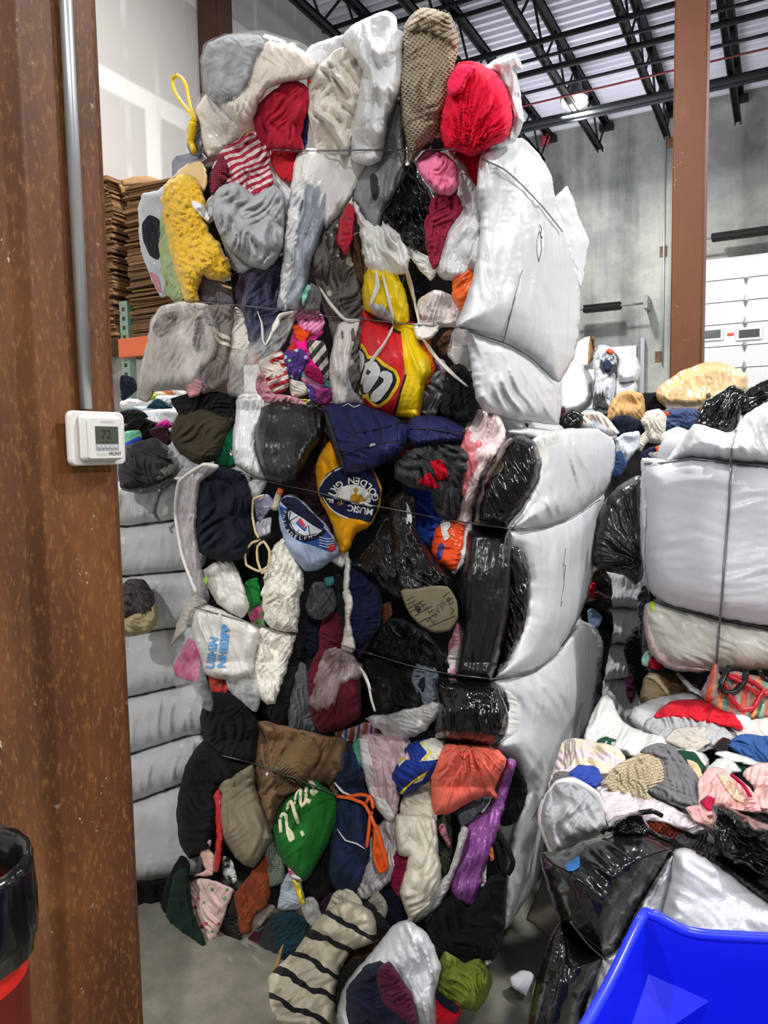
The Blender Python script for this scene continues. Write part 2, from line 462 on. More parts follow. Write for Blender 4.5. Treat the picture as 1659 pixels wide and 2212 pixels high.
def plain(hx, rough=.5, metal=0.0, spec=.5):
    def f():
        n = N('plain'); n.b.inputs['Base Color'].default_value = rgb(hx); n.b.inputs['Roughness'].default_value = rough
        n.b.inputs['Metallic'].default_value = metal; n.b.inputs['Specular IOR Level'].default_value = spec; return n.m
    return mk(f'pn{hx}{rough}{metal}{spec}', f)
def glow(hx, st_):
    def f():
        n = N('lit'); n.b.inputs['Emission Color'].default_value = rgb(hx); n.b.inputs['Emission Strength'].default_value = st_; return n.m
    return mk(f'gl{hx}{st_}', f)
WHITE = lambda: pl('d2d3d6', .32, .6)
SHEET = lambda: pl('c4c6ca', .34, 1.0, stretch=(1, 1, .3))
BLACK = lambda: pl('131315', .28, .35, spec=.35)
SHINY = lambda: pl('0e0e10', .17, .5, spec=.4, stretch=(1, 1, .6))
CLEAR = lambda: pl('eceef0', .14, .8, .13, stretch=(1, 1, 1))
HAZY = lambda: pl('dcdcdc', .2, .8, .36, stretch=(1, 1, .5))
STRAP = lambda: plain('7a7d80', .35, .8)

# ---------------------------------------------------------------- the building
def m_concrete_wall():
    n = N('concrete wall'); o = n.co('Object'); st_ = n.noise(n.co('Object', sc=(1, 1, .06)), 2.2, 5, .6); bl = n.noise(o, .55, 6, .65); fi = n.noise(o, 4, 6, .7)
    a = n.ramp(st_, [(.4, rgb('686c6b')), (.56, rgb('a6a9a6'))]); b = n.ramp(bl, [(.4, rgb('54595d')), (.62, rgb('b0b1a8'))])
    c = n.mix(.55, a.outputs[0], b.outputs[0]); d = n.mix(n.ramp(fi, [(.55, (0, 0, 0)), (.75, (.55,) * 3)]), c, rgb('7a7d7c'))
    n.l(d, n.b.inputs['Base Color']); n.b.inputs['Roughness'].default_value = .85; n.bump(fi, .3, .02); return n.m
def m_drywall():
    n = N('taped drywall'); mp = n.co('Object'); sx = n.n('ShaderNodeSeparateXYZ', i_0=mp)
    cb = n.n('ShaderNodeCombineXYZ', i_0=sx.outputs[1], i_1=sx.outputs[2])
    br = n.n('ShaderNodeTexBrick', i_Vector=cb, i_Color1=rgb('b3b0ad'), i_Color2=rgb('adaaa8'), i_Mortar=rgb('d3d1cf'), i_Scale=1.0, i_Mortar_Size=.12, i_Mortar_Smooth=.35, i_Brick_Width=3.6, i_Row_Height=1.35)
    wv = n.n('ShaderNodeTexBrick', i_Vector=cb, i_Color1=(0, 0, 0, 1), i_Color2=(0, 0, 0, 1), i_Mortar=(.8, .8, .8, 1), i_Scale=1.0, i_Mortar_Size=.045, i_Mortar_Smooth=.5, i_Brick_Width=.42, i_Row_Height=30.0)
    mm = n.n('ShaderNodeMath', operation='MULTIPLY', i_0=wv, i_1=n.ramp(n.noise(n.co('Object'), 1.3, 2), [(.45, (0, 0, 0)), (.6, (1, 1, 1))]))
    n.l(n.mix(mm, br.outputs[0], rgb('cac8c6')), n.b.inputs['Base Color']); n.b.inputs['Roughness'].default_value = .9; return n.m
def m_floor():
    n = N('concrete floor'); o = n.co('Object'); a = n.noise(o, 1.6, 6, .6); b = n.noise(o, 14, 5, .7)
    c = n.mix(n.ramp(b, [(.35, (0, 0, 0)), (.7, (.5,) * 3)]), n.ramp(a, [(.35, rgb('55564f')), (.62, rgb('979484'))]).outputs[0], rgb('64645d'))
    n.l(c, n.b.inputs['Base Color']); n.l(n.ramp(b, [(.3, (.35,) * 3), (.7, (.6,) * 3)]), n.b.inputs['Roughness']); n.bump(b, .1, .005); return n.m
def m_rust(a='4a290f', b='7a4a20', c='5c3315', k=.42):
    n = N('rusty steel'); o = n.co('Object', sc=(1, 1, .3)); f1 = n.noise(o, 5, 5, .65); f2 = n.noise(n.co('Object', sc=(1, 1, .4)), 95, 5, .7)
    base = n.ramp(f1, [(.3, rgb(a)), (.5, rgb(c)), (.72, rgb(b))])
    sp_ = n.ramp(f2, [(.52, (0, 0, 0)), (.68, (k,) * 3)])
    m1 = n.mix(sp_, base.outputs[0], rgb('ad7c42'))
    f3 = n.noise(n.co('Object'), 9, 3, .5); f4 = n.noise(n.co('Object'), 60, 3)
    mm = n.n('ShaderNodeMath', operation='MULTIPLY', i_0=n.ramp(f3, [(.62, (0, 0, 0)), (.7, (1, 1, 1))]), i_1=n.ramp(f4, [(.64, (0, 0, 0)), (.67, (.8,) * 3)]))
    n.l(n.mix(mm, m1, rgb('d8cdb8')), n.b.inputs['Base Color']); n.b.inputs['Roughness'].default_value = .6; n.bump(f2, .25, .002); return n.m
YW = 14.2
wall_d = lambda x, y: float(plane_d(x, y, 1, YW))
zc = float((P(1400, 245, wall_d(1400, 245)))[2]); CEIL_Z = zc
pl_ = P(625, 0, float(plane_d(625, 0, 2, CEIL_Z))); XL = float(pl_[0])
tag(box('floor', (XL, -6, -.1), (12, YW, 0), m_floor()), kind='structure')
tag(box('wall_back', (XL, YW, 0), (12, YW + .2, CEIL_Z + .3), m_concrete_wall()), kind='structure')
tag(box('wall_left', (XL - .2, -6, 0), (XL, YW, CEIL_Z + .3), m_drywall()), kind='structure')
# corrugated roof deck
prof = []; y = -6.0
while y < YW:
    prof += [(y, 0), (y + .06, 0), (y + .085, .05), (y + .145, .05)]; y += .17
prof.append((YW, 0))
V = [(x, a, CEIL_Z + b) for x in (XL, 12) for a, b in prof]; n_ = len(prof)
tag(link('ceiling', V, [(i, i + 1, n_ + i + 1, n_ + i) for i in range(n_ - 1)], plain('cac9d8', .6), flat=True), kind='structure')
# bar joists running to the back wall
JM = plain('1d2024', .7, spec=.2); jx = [float(P(x, y, wall_d(x, y))[0]) for x, y in ((1190, 282), (1312, 256), (1452, 243), (1600, 214))]
sp_j = (jx[3] - jx[0]) / 3
def angle_bar(x, z, y0, y1, w=.05): return [box_vf((x - w, y0, z - .03), (x + w, y1, z)), box_vf((x - w, y0, z - .08), (x - w + .015, y1, z)), box_vf((x + w - .015, y0, z - .08), (x + w, y1, z))]
for i, x in enumerate([jx[0] - sp_j * k for k in (3, 2, 1)] + jx + [jx[3] + sp_j, jx[3] + 2 * sp_j]):
    t = empty('roof_joist', (x, YW, CEIL_Z), '', '')
    pass
    t['kind'] = 'structure'; t.name = 'trim_%d' % (i + 1)
    link('top_chord', *merge(angle_bar(x, CEIL_Z - .02, -4, YW - .02, .055)), JM, t)
    link('bottom_chord', *merge(angle_bar(x, CEIL_Z - .62, -4, YW - .55, .048)), JM, t)
    web = []; y = YW - .15; k = 0
    while y > 1:
        za, zb = (CEIL_Z - .06, CEIL_Z - .66) if k % 2 == 0 else (CEIL_Z - .66, CEIL_Z - .06)
        web.append(tube_mesh([(x, y, za), (x, (2 * y - .55) / 2, (za + zb) / 2), (x, y - .55, zb)], .018, 5)); y -= .55; k += 1
    link('web', *merge(web), JM, t)
    box('bearing_seat', (x - .12, YW - .12, CEIL_Z - .16), (x + .12, YW, CEIL_Z - .06), m_rust('4a2a20', '5c3a2a', '523024', .1) if i == 0 else MC.get('seat', JM), t)
# pipes and bridging that cross the joists
pys = [(1659, 20, .035, '3c4045'), (1659, 62, .05, '33373c'), (1659, 92, .03, '3c4045'), (1659, 122, .018, '8a4a50'), (1659, 160, .06, '33373c'), (1659, 172, .04, '3c4045')]
def cross_pipe(yy, r, hx, lab):
    vs, fs = tube_mesh([(XL + .3, yy, CEIL_Z - .72 + r * 0), (3, yy, CEIL_Z - .72), (11.5, yy, CEIL_Z - .72)], r, 8)
    tag(link('ceiling_pipe', vs, fs, plain(hx, .8, spec=.2), origin=(0, yy, CEIL_Z - .72)), lab, 'pipe')
ypipe = [float(P(1600, q, float(plane_d(1600, q, 2, CEIL_Z - .72)))[1]) for q in (178, 166, 118, 88, 42, 10, -30)]
for yy, r, hx, lab in zip(ypipe, (.04, .05, .014, .022, .04, .022, .035), ('24272c', '1f2226', '7a3a40', '2a2d32', '1f2226', '2a2d32', '1f2226'),
        ('dark ceiling pipe nearest the grey concrete wall', 'thicker dark ceiling pipe beside the one nearest the wall', 'thin reddish pipe crossing under the white roof deck', 'thin dark pipe just in front of the reddish pipe',
         'thick dark pipe crossing the middle of the roof joists', 'dark pipe crossing above the brown column head', 'dark pipe crossing at the top edge of the photo')):
    cross_pipe(yy, r, hx, lab)
for q in (60, 120, 170): pass
br_y = [float(P(800, q, float(plane_d(800, q, 2, CEIL_Z - .1)))[1]) for q in (30, 62, 92)]
for yy, lab in zip(br_y, ('thin dark bridging rod over the white bags, rear one', 'thin dark bridging rod over the white bags, middle one', 'thin dark bridging rod over the white bags, front one')):
    vs, fs = tube_mesh([(XL + .1, yy, CEIL_Z - .12), (0, yy, CEIL_Z - .12), (11.5, yy, CEIL_Z - .12)], .03, 6)
    tag(link('bridging_rod', vs, fs, JM, origin=(0, yy, CEIL_Z - .12)), lab, 'rod')
# the lit high bay lamp in view, and its fellows
for lx, ly in LAMPS:
    if (lx, ly) != (-2.9, 11.8): continue
    pass
    t = empty('high_bay_light', (lx, ly, CEIL - .8), 'bright round high bay light hanging under the roof joists', 'lamp')
    def lathe(name, pr, mat, par):
        vs = []; k = 24
        for r_, z in pr: vs += [(lx + r_ * math.cos(2 * math.pi * j / k), ly + r_ * math.sin(2 * math.pi * j / k), z) for j in range(k)]
        fs = [(i * k + j, i * k + (j + 1) % k, (i + 1) * k + (j + 1) % k, (i + 1) * k + j) for i in range(len(pr) - 1) for j in range(k)]
        return link(name, vs, fs, mat, par)
    z0 = CEIL - 1.1
    lathe('housing', [(.0, z0 + .22), (.1, z0 + .22), (.12, z0 + .1), (.2, z0 + .06), (.21, z0 - .0), (.19, z0)], plain('3a3c40', .4), t)
    lathe('lens', [(.19, z0 + .0), (.18, z0 - .07), (.1, z0 - .13), (0.001, z0 - .15)], glow('fff8ea', 18.0), t)
    vs, fs = tube_mesh([(lx, ly, z0 + .2), (lx, ly, z0 + .5), (lx, ly, CEIL_Z)], .012, 6); link('hanger', vs, fs, JM, t)
# columns
RUST = m_rust(); BROWN = m_rust('64381a', '6c401f', '663a1c', .02)
def column(name, x0, y0, w, z1, mat, lab, rnd=.025):
    bm = bmesh.new(); v, f = box_vf((x0 - w, y0, 0), (x0, y0 + w, z1)); vv = [bm.verts.new(q) for q in v]
    for g in f: bm.faces.new([vv[i] for i in g])
    bmesh.ops.bevel(bm, geom=[e for e in bm.edges if abs(e.verts[0].co.z - e.verts[1].co.z) > .1], offset=rnd, segments=5, profile=.5, affect='EDGES')
    me = bpy.data.meshes.new(name); bm.to_mesh(me); bm.free(); me.materials.append(mat)
    me.polygons.foreach_set('use_smooth', np.ones(len(me.polygons), bool))
    o = bpy.data.objects.new(name, me); COL.objects.link(o); o['_o'] = (0, 0, 0)
    md = o.modifiers.new('wn', 'WEIGHTED_NORMAL'); md.keep_sharp = True
    return tag(o, lab, 'column')
c0 = P(72, 1106, 1.42); CX, CY = float(c0[0]), float(c0[1])
e_ = ray(271, 1106); s_ = (CX - 0) / e_[0]; cw = float(s_ * e_[1] - CY)
col_near = column('steel_column', CX, CY, cw, CEIL_Z, RUST, 'rusty brown square steel column in the left foreground', .03)
c1 = P(1446, 800, 6.8); c2 = P(1494, 800, 6.8)
w2 = .27
column('steel_column', float(c1[0]) + w2, float(c1[1]), w2, CEIL_Z, BROWN, 'brown painted column in front of the back wall at right', .02)
c3 = P(466, 60, float(plane_d(466, 60, 0, XL + .28)))
column('steel_column', XL + .3, float(c3[1]) , .27, CEIL_Z, m_rust('3a1f16', '4a2a1e', '402319', .05), 'dark brown column against the white drywall at upper left', .02)
# conduit and thermostat on the near column's right face
def onface(px, py, out=0.0):   # point on the +X face of the near column
    d = float(plane_d(px, py, 0, CX + out)); return P(px, py, d)
a = onface(163, 0, .012); b = onface(186, 884, .012)
a = b + (a - b) * 1.6; a[0] = b[0] = CX + .012; a[1] = b[1]
cn = link('electrical_conduit', *tube_mesh([a, (a + b) / 2, b], .0125, 14), plain('b9bdc0', .35, .6), origin=b)
tag(cn, 'grey metal electrical conduit running down to the thermostat', 'conduit')
tl = onface(141, 886, .02); br_ = onface(266, 1003, .02); yA, yB, zA, zB = tl[1], br_[1], br_[2], tl[2]
zm, zh = (zA + zB) / 2, (zB - zA) / 2; ym, yh = (yA + yB) / 2, (yB - yA) / 2
TW = plain('dddcd6', .45)
def rplate(name, x0, x1, ya, yb, za, zb, r, mat, par, soft=.25):
    bm = bmesh.new(); k = 8; ring = []
    for (cy_, cz_, a0) in ((yb - r, zb - r, 0), (ya + r, zb - r, 90), (ya + r, za + r, 180), (yb - r, za + r, 270)):
        for i in range(k + 1):
            a = math.radians(a0 + 90 * i / k); ring.append((cy_, cz_, math.cos(a), math.sin(a)))
    h = x1 - x0; rows = []
    for fx_, ins_ in ((0, 0), (.55, 0), (.8, soft * .15), (.94, soft * .5), (1.0, soft)):
        rows.append([bm.verts.new((x0 + h * fx_, cy_ + (r - ins_ * h) * c, cz_ + (r - ins_ * h) * s)) for cy_, cz_, c, s in ring])
    n = len(ring)
    for i in range(len(rows) - 1):
        for j in range(n): bm.faces.new((rows[i][j], rows[i][(j + 1) % n], rows[i + 1][(j + 1) % n], rows[i + 1][j]))
    bm.faces.new(rows[-1]); bm.faces.new(rows[0][::-1])
    bmesh.ops.recalc_face_normals(bm, faces=bm.faces[:])
    for f in bm.faces: f.smooth = len(f.verts) == 4
    me = bpy.data.meshes.new(name); bm.to_mesh(me); bm.free(); me.materials.append(mat)
    o = bpy.data.objects.new(name, me); COL.objects.link(o); o.parent = par; o.location = -np.array(par['_o']); return o
t = empty('thermostat', (CX, ym, zm), 'white wall thermostat with grey display reading 72 on the rusty column', 'thermostat')
box('junction_box', (CX, ym - yh * .72, zm - zh * .4), (CX + .02, ym + yh * .55, zm + zh * .45), plain('70757a', .4, .5), t, .003)
rplate('back_plate', CX + .018, CX + .03, yA, yB, zA, zB, .014, TW, t)
rplate('body', CX + .029, CX + .046, ym - yh * .74, ym + yh * .68, zm - zh * .82, zm + zh * .86, .009, TW, t, .5)
fx = CX + .05
rplate('face_plate', CX + .045, fx, ym - yh * .61, ym + yh * .64, zm - zh * .76, zm + zh * .74, .005, TW, t, .3)
def fy(k): return ym + yh * (k - .33)
def fz(k): return zm + zh * k
box('display', (fx - .001, fy(-.05), fz(-.22)), (fx + .0006, fy(.79), fz(.43)), plain('4d5247', .25), t)
bs = box('button_strip', (fx - .001, fy(-.05), fz(-.46)), (fx + .0008, fy(.79), fz(-.22)), plain('a6abb0', .4), t)
for k in range(5):
    yy = fy(.06 + .155 * k); vs = []; 
    vs, fs = tube_mesh([(fx, yy, fz(-.34)), (fx + .0016, yy, fz(-.34)), (fx + .0022, yy, fz(-.34))], [.0042, .004, .002], 14)
    link('button', vs, fs, plain('b4b9be', .4), t)
def facetext(s, ky, kz, size, mat, name='lettering', out=.0009, bold=0):
    v, f = text2d(s, size, 0, bold); link(name, [(fx + out, fy(ky) + q[0], fz(kz) + q[1]) for q in v], f, mat, t)
DK = plain('23262a', .5)
facetext('72', .34, -.03, .019, DK, out=.0012); facetext('Heat', .18, -.17, .0032, DK, out=.0012); facetext('Mode', .36, -.17, .0032, DK, out=.0012); facetext('Fan', .54, -.17, .0032, DK, out=.0012)
facetext('FRONT', .64, -.64, .007, DK, bold=.01); facetext('Honeywell Home', .42, .57, .0036, plain('9a9a98', .5))
facetext('Wi-Fi Heating & Cooling', .22, -.58, .0028, plain('b0b0ae', .5)); facetext('Relay 123-4700', .16, -.65, .0028, plain('b0b0ae', .5))
facetext('-', .06, -.365, .006, plain('e8e8e8', .5), out=.0026); facetext('+', .68, -.365, .006, plain('e8e8e8', .5), out=.0026)
# overhead doors in the back wall
def wp(x, y, out=0.0):
    return P(x, y, float(plane_d(x, y, 1, YW - out)))
DW = plain('d4d6db', .45)
A = wp(1496, 560); Bt = wp(1580, 556); dx0, dz1 = float(A[0]), float(Bt[2])
dr = empty('door_1', (dx0, YW - .03, 0), '', ''); dr['kind'] = 'structure'
z_sec = [float(wp(1580, q)[2]) for q in (604, 651, 697, 746, 796)]
secs = [dz1] + z_sec; hs = (secs[0] - secs[-1]) / 5; zz = dz1; k = 0
while zz > .05:
    z2 = max(.02, zz - hs)
    box('door_section', (dx0, YW - .05, z2 + .008), (dx0 + 3.66, YW - .004, zz - .004), DW, dr, .004, 1)
    zz = z2; k += 1
for q in range(1, 8):
    zq = dz1 - hs * q
    for f_ in (.23, .5, .77):
        xq = dx0 + 3.66 * f_
        v = [(xq - .04, YW - .056, zq), (xq, YW - .056, zq - .12), (xq + .04, YW - .056, zq), (xq, YW - .056, zq + .12), (xq, YW - .075, zq)]
        link('hinge', v, [(0, 1, 4), (1, 2, 4), (2, 3, 4), (3, 0, 4)], plain('8d9296', .4, .6), dr, flat=True)
for x0, x1, y0, y1 in ((1513, 1557, 712, 733), (1596, 1641, 710, 731)):
    a = wp(x0, y1, .05); b = wp(x1, y0, .05)
    fr = box('window_frame', (a[0] - .04, YW - .07, a[2] - .04), (b[0] + .04, YW - .05, b[2] + .04), DW, dr, .006, 1)
    box('pane', (a[0], YW - .073, a[2]), (b[0], YW - .069, b[2]), plain('4a4e50', .15), dr)
v = wp(1578, 722, .06); box('red_tag', (v[0] - .05, YW - .058, v[2] - .02), (v[0] + .05, YW - .05, v[2] + .02), plain('d8402c', .5), dr)
tk = wp(1490, 700); box('track', (dx0 - .16, YW - .14, 0), (dx0 - .1, YW - .02, dz1 + .15), plain('a9aeb2', .4, .6), dr, .005, 1)
A2 = wp(1376, 746); d2 = empty('door_2', (float(A2[0]), YW - .03, 0), '', ''); d2['kind'] = 'structure'
zt = float(A2[2]); zz = zt; x2 = float(A2[0])
while zz > .05:
    z2 = max(.02, zz - hs); box('door_section', (x2 - 3.66, YW - .05, z2 + .008), (x2, YW - .004, zz - .004), DW, d2, .004, 1); zz = z2
box('track', (x2 + .08, YW - .14, 0), (x2 + .15, YW - .02, zt + .1), plain('a9aeb2', .4, .6), d2, .005, 1)
def spring(x0, x1, py, lab):
    a = wp(x0, py, .3); b = wp(x1, py, .3); z = float(a[2]); t = empty('torsion_spring', (a[0], YW - .3, z), lab, 'spring')
    vs, fs = tube_mesh([(a[0] - 1.2, YW - .3, z), (a[0], YW - .3, z), (b[0] + .5, YW - .3, z)], .018, 6); link('shaft', vs, fs, plain('8a8f93', .4, .7), t)
    w = []; n2 = 60; L = b[0] - a[0]
    pts = [(a[0] + L * i / (n2 * 6), YW - .3 + .06 * math.cos(2 * math.pi * i / 6), z + .06 * math.sin(2 * math.pi * i / 6)) for i in range(n2 * 6 + 1)]
    vs, fs = tube_mesh(pts, .022, 5); link('coil', vs, fs, plain('202224', .5), t)
    box('bracket', (b[0] + .4, YW - .4, z - .1), (b[0] + .47, YW - .01, z + .12), plain('8a8f93', .4, .7), t)
spring(1262, 1340, 668, 'black coiled torsion spring above the lower overhead door')
sx_ = wp(1538, 512, .3)
def spring2():
    a = wp(1538, 514, .3); z = float(a[2]); x0 = float(a[0]); t = empty('torsion_spring', (x0, YW - .3, z), 'black coiled torsion spring above the white overhead door at right', 'spring')
    pts = [(x0 + 2.2 * i / 480, YW - .3 + .06 * math.cos(2 * math.pi * i / 6), z + .06 * math.sin(2 * math.pi * i / 6)) for i in range(481)]
    vs, fs = tube_mesh(pts, .022, 5); link('coil', vs, fs, plain('202224', .5), t)
    vs, fs = tube_mesh([(x0 - .6, YW - .3, z), (x0, YW - .3, z), (x0 + 2.6, YW - .3, z)], .018, 6); link('shaft', vs, fs, plain('8a8f93', .4, .7), t)
    box('bracket', (x0 - .62, YW - .4, z - .1), (x0 - .55, YW - .01, z + .12), plain('8a8f93', .4, .7), t)
spring2()
# rusty embed plates and a thin conduit up the concrete
for x, y, lab in ((1446, 308, 'small rusty steel plate high on the concrete wall'), (1433, 543, 'rusty embed plate on concrete beside the brown column, middle height'), (1423, 770, 'rusty embed plate on concrete low beside the brown column')):
    a = wp(x, y, .01); tag(box('embed_plate', (a[0] - .06, YW - .012, a[2] - .09), (a[0] + .06, YW, a[2] + .09), m_rust('4a3020', '7a5a40', '5a3c28', .2)), lab, 'plate')
a = wp(1434, 560, .02); b = wp(1424, 790, .02)
vs, fs = tube_mesh([(a[0], YW - .02, b[2]), (a[0], YW - .02, (a[2] + b[2]) / 2), (a[0], YW - .02, a[2] + 4)], .015, 6)
tag(link('wall_conduit', vs, fs, plain('a4a8a8', .4, .5)), 'thin grey conduit running up the concrete wall', 'conduit')
a = wp(1182, 298, .1); vs, fs = tube_mesh([(a[0], YW - .12, a[2] + .12), (a[0] - .02, YW - .12, a[2]), (a[0] - .05, YW - .12, a[2] - .14)], [.07, .09, .06], 10)
tag(link('alarm_horn', vs, fs, plain('b03a48', .5)), 'small red fire alarm bell under the roof at the wall top', 'alarm')
# pallet rack with cardboard behind the left side
d_r = 6.2
def rk(x, y): return P(x, y, d_r)
GR = plain('8fae9c', .5); ORG = plain('d8673a', .5)
a = rk(272, 900); z1 = float(rk(275, 655)[2]); x0, y0 = float(a[0]), float(a[1])
t = empty('pallet_rack', (x0, y0, 0), 'pallet rack with green upright and orange beam behind the rusty column', 'rack')
for q in (0, .9): box('upright', (x0 - .02, y0 + q, 0), (x0 + .07, y0 + q + .07, z1), GR, t)
for kk in range(22):
    z = z1 - .05 - .075 * kk
    box('slot', (x0 + .012, y0 - .003, z - .03), (x0 + .04, y0 + .001, z), plain('2c3531', .6), t)
zb = float(rk(280, 752)[2])
box('beam', (x0 + .0, y0 - .05, zb - .09), (x0 + 1.5, y0 - .0, zb + .06), ORG, t, .004, 1)
box('beam', (x0 + .0, y0 + .95, zb - .09), (x0 + 1.5, y0 + 1.0, zb + .06), ORG, t, .004, 1)
zbase = zb + .07; ztop = float(rk(300, 395)[2]); CB = [m_ for m_ in (cl('7a5c40'), cl('8a6a4a'), cl('6c5038'))]
for j, (xo, lab) in enumerate(((-.82, 'stack of flattened cardboard sheets on the rack, left pile'), (.13, 'stack of flattened cardboard sheets on the rack, right pile'))):
    o = None; vf = [[], [], []]; z = zbase; rr = random.Random(5 + j); k = 0
    while z < ztop - (.0 if j == 0 else .12):
        h = rr.uniform(.012, .035); jx_ = rr.uniform(-.03, .03); jy = rr.uniform(-.03, .03)
        tl_ = rr.uniform(-.01, .01)
        v, f = box_vf((x0 + xo + jx_, y0 - .03 + jy, z), (x0 + xo + jx_ + .78, y0 + .95 + jy, z + h * .8))
        v = [(p, q, r_ + tl_ * (p - x0) * 3) for p, q, r_ in v]; vf[k % 3].append((v, f)); z += h; k += 1
    o = link('cardboard_stack', *merge(vf[0]), CB[0], flat=True)
    tag(o, lab, 'cardboard', kind='stuff')
    for q in (1, 2): tag(link('cardboard_sheets', *merge(vf[q]), CB[q], o, flat=True), kind='stuff')
for (pts, lab) in (('262,388 300,380 335,383 352,392 345,398 300,400 262,404', 'loose brown cardboard sheet on top of the rack pile'), ('255,398 285,400 318,420 300,428 262,420', 'bent cardboard sheet sticking out below the top sheet')):
    G('cardboard_sheet', lab, 'cardboard', pts, cl('8f7050'), base=6.1, t=.02, fold=.2, sharp=True)

# ---------------------------------------------------------------- main stack: three bales, white sheet on their right sides
def zat(px, py, y=FY): return float(P(px, py, float(plane_d(px, py, 1, y)))[2])
CORE = blot('1c1c20', '2c2a2c', 9)  # near-black cloth tone, so gaps between garments read as shade
zb_ = [0.03, zat(900, 1600), zat(900, 890), zat(900, 330)]
BALES = []
for i, (lab, x0, x1) in enumerate((('lowest bale of the tall clothing stack, white sheet on its right side', -1.78, SX - .1), ('middle bale of the tall clothing stack, wrapped in white sheet at right', -1.80, SX - .06), ('top bale of the tall clothing stack, swollen white sheet on its right side', -1.72, SX - .12))):
    o = box('clothing_bale', (x0, FY + .2, zb_[i] + .01), (x1, FY + 1.2, zb_[i + 1] - .01), CORE, None, .07, 4)
    tag(o, lab, 'bale', 'bales of the tall main stack'); BALES.append(o)
    o.data.materials.append(SHEET())
    for q in o.data.polygons:
        if q.normal.x > .5: q.material_index = 1
def wrap(par, name, pts, mat, base, off, **k):
    k.setdefault('grow', 1.0)
    I = puff(name, pts, mat, base, off, parent=par, **k); return I
SH = SHEET()
W1 = wrap(BALES[2], 'plastic_wrap', '1040,335 1080,310 1128,300 1165,335 1190,380 1203,450 1222,500 1240,560 1252,640 1250,720 1240,770 1205,826 1150,775 1095,742 1040,725 1008,712 985,705 1010,640 1030,560 1040,460 1030,400', SH, 'S', .03, t=.17, fold=(1.5, 84, 36, 520), step=5, rad=110)
W2 = wrap(BALES[2], 'plastic_wrap', '1010,713 1045,724 1100,742 1150,772 1206,824 1210,870 1205,916 1160,912 1090,905 1050,890 1028,860 1018,790', SH, 'S', .03, t=.13, fold=(1.3, 62, 26, 320), rad=70)
W3 = wrap(BALES[2], 'loose_sheet_corner', '1198,432 1224,404 1240,440 1258,490 1271,522 1266,560 1255,620 1240,600 1222,520', WHITE(), 'S', -.12, t=.05, fold=(1, 70, 25, 160), rad=30)
W4 = wrap(BALES[1], 'plastic_wrap', '1090,932 1140,925 1200,930 1240,925 1290,928 1322,950 1330,985 1318,1040 1305,1065 1240,1112 1180,1136 1104,1142 1150,1070 1165,1000 1150,950', SH, 'S', .02, t=.15, fold=(1.4, 74, 28, 240), rad=70)
W5 = wrap(BALES[1], 'plastic_wrap', '1098,1144 1180,1138 1240,1115 1305,1068 1300,1120 1288,1200 1268,1290 1245,1345 1200,1412 1150,1450 1066,1466 1110,1400 1135,1330 1142,1250 1125,1190 1100,1180', SH, 'S', .02, t=.16, fold=(1.3, 86, 30, 480), step=5, rad=80)
W6 = wrap(BALES[0], 'plastic_wrap', '1064,1470 1150,1452 1202,1414 1258,1346 1290,1372 1302,1410 1290,1480 1276,1560 1262,1610 1225,1680 1200,1760 1176,1830 1162,1900 1120,1968 1086,2010 1088,1900 1112,1790 1136,1710 1112,1640 1070,1615 1096,1560 1098,1530', SH, 'S', .02, t=.17, fold=(2.4, 62, 26, 400), rad=85)
wrap(BALES[1], 'loose_sheet_corner', '1150,950 1200,932 1206,960 1190,1010 1170,1080 1120,1130 1104,1138 1150,1060 1166,1000', pl('d9d9d6', .35, .5), 'S', .11, t=.03, rad=20)
wrap(BALES[0], 'loose_sheet_corner', '1100,1530 1090,1490 1120,1500 1140,1540 1135,1580 1095,1600 1085,1580', pl('d9d9d6', .35, .5), 'S', .1, t=.03, rad=20)
SIDE = [W1, W2, W3, W4, W5, W6]
MK = plain('5a5d66', .6)
for pts in ('1166,485 1170,495 1168,508 1172,514', '1166,498 1160,520 1160,545 1164,565 1170,540 1169,515 1166,500'):
    wire('marker_scribble', pts, MK, .0012, W1.o, [W1], lift=.003, taut=0)
for pts in ('1222,1185 1218,1220 1222,1222 1218,1255', '1216,1215 1219,1260 1213,1290 1212,1310 1215,1300'):
    wire('marker_scribble', pts, MK, .0012, W5.o, [W5], lift=.003, taut=0)

# --- top bale, front, from the top down
G('grey_garment', 'grey wool garment inside the clear bag on top of the stack', 'garment', '437,135 452,95 500,76 560,80 572,105 548,125 540,165 520,200 478,222 447,202 440,165', cl('7d8184'), off=.05, fold=.9, t=.1)
G('cream_blanket', 'cream crumpled blanket inside the clear bag on top of the stack', 'blanket', '478,225 520,200 543,160 552,118 582,92 640,103 682,138 670,166 620,176 582,190 562,216 545,258 515,268 492,242', cl('cfc4b4'), off=.04, fold=(1.2, 60), t=.1)
G('clear_plastic_bag', 'big round clear plastic bag crowning the stack at upper left', 'bag', '435,130 443,98 465,82 505,73 565,69 622,84 665,104 692,136 684,160 640,172 598,182 560,222 545,262 518,292 478,290 440,250 425,232 432,206 440,200 436,165', pl('f0f2f4', .1, .5, .2, stretch=(1, 1, 1)), off=.06, t=.14, tb=.02, fold=.6)
G('orange_fabric_scrap', 'tiny orange fabric scrap beside the white bags at top', 'cloth', '664,172 674,166 684,160 680,184 666,185', cl('e8683c'), off=.06)
G('clear_plastic_bag', 'crumpled milky plastic bag under the clear round bag', 'bag', '428,236 446,208 470,222 495,228 520,262 535,262 512,300 478,326 452,336 440,310 436,280', pl('dcd6cd', .25, .9), off=.03, fold=(1.8, 50))
I = G('yellow_drawstring_bag', 'black and clear bag scrap with yellow drawstring sticking out at left', 'bag', '410,262 424,248 436,258 440,300 436,335 415,332 404,312', pl('55565a', .25, .6), off=.02)
YD = pl('eecb1c', .35, .4)
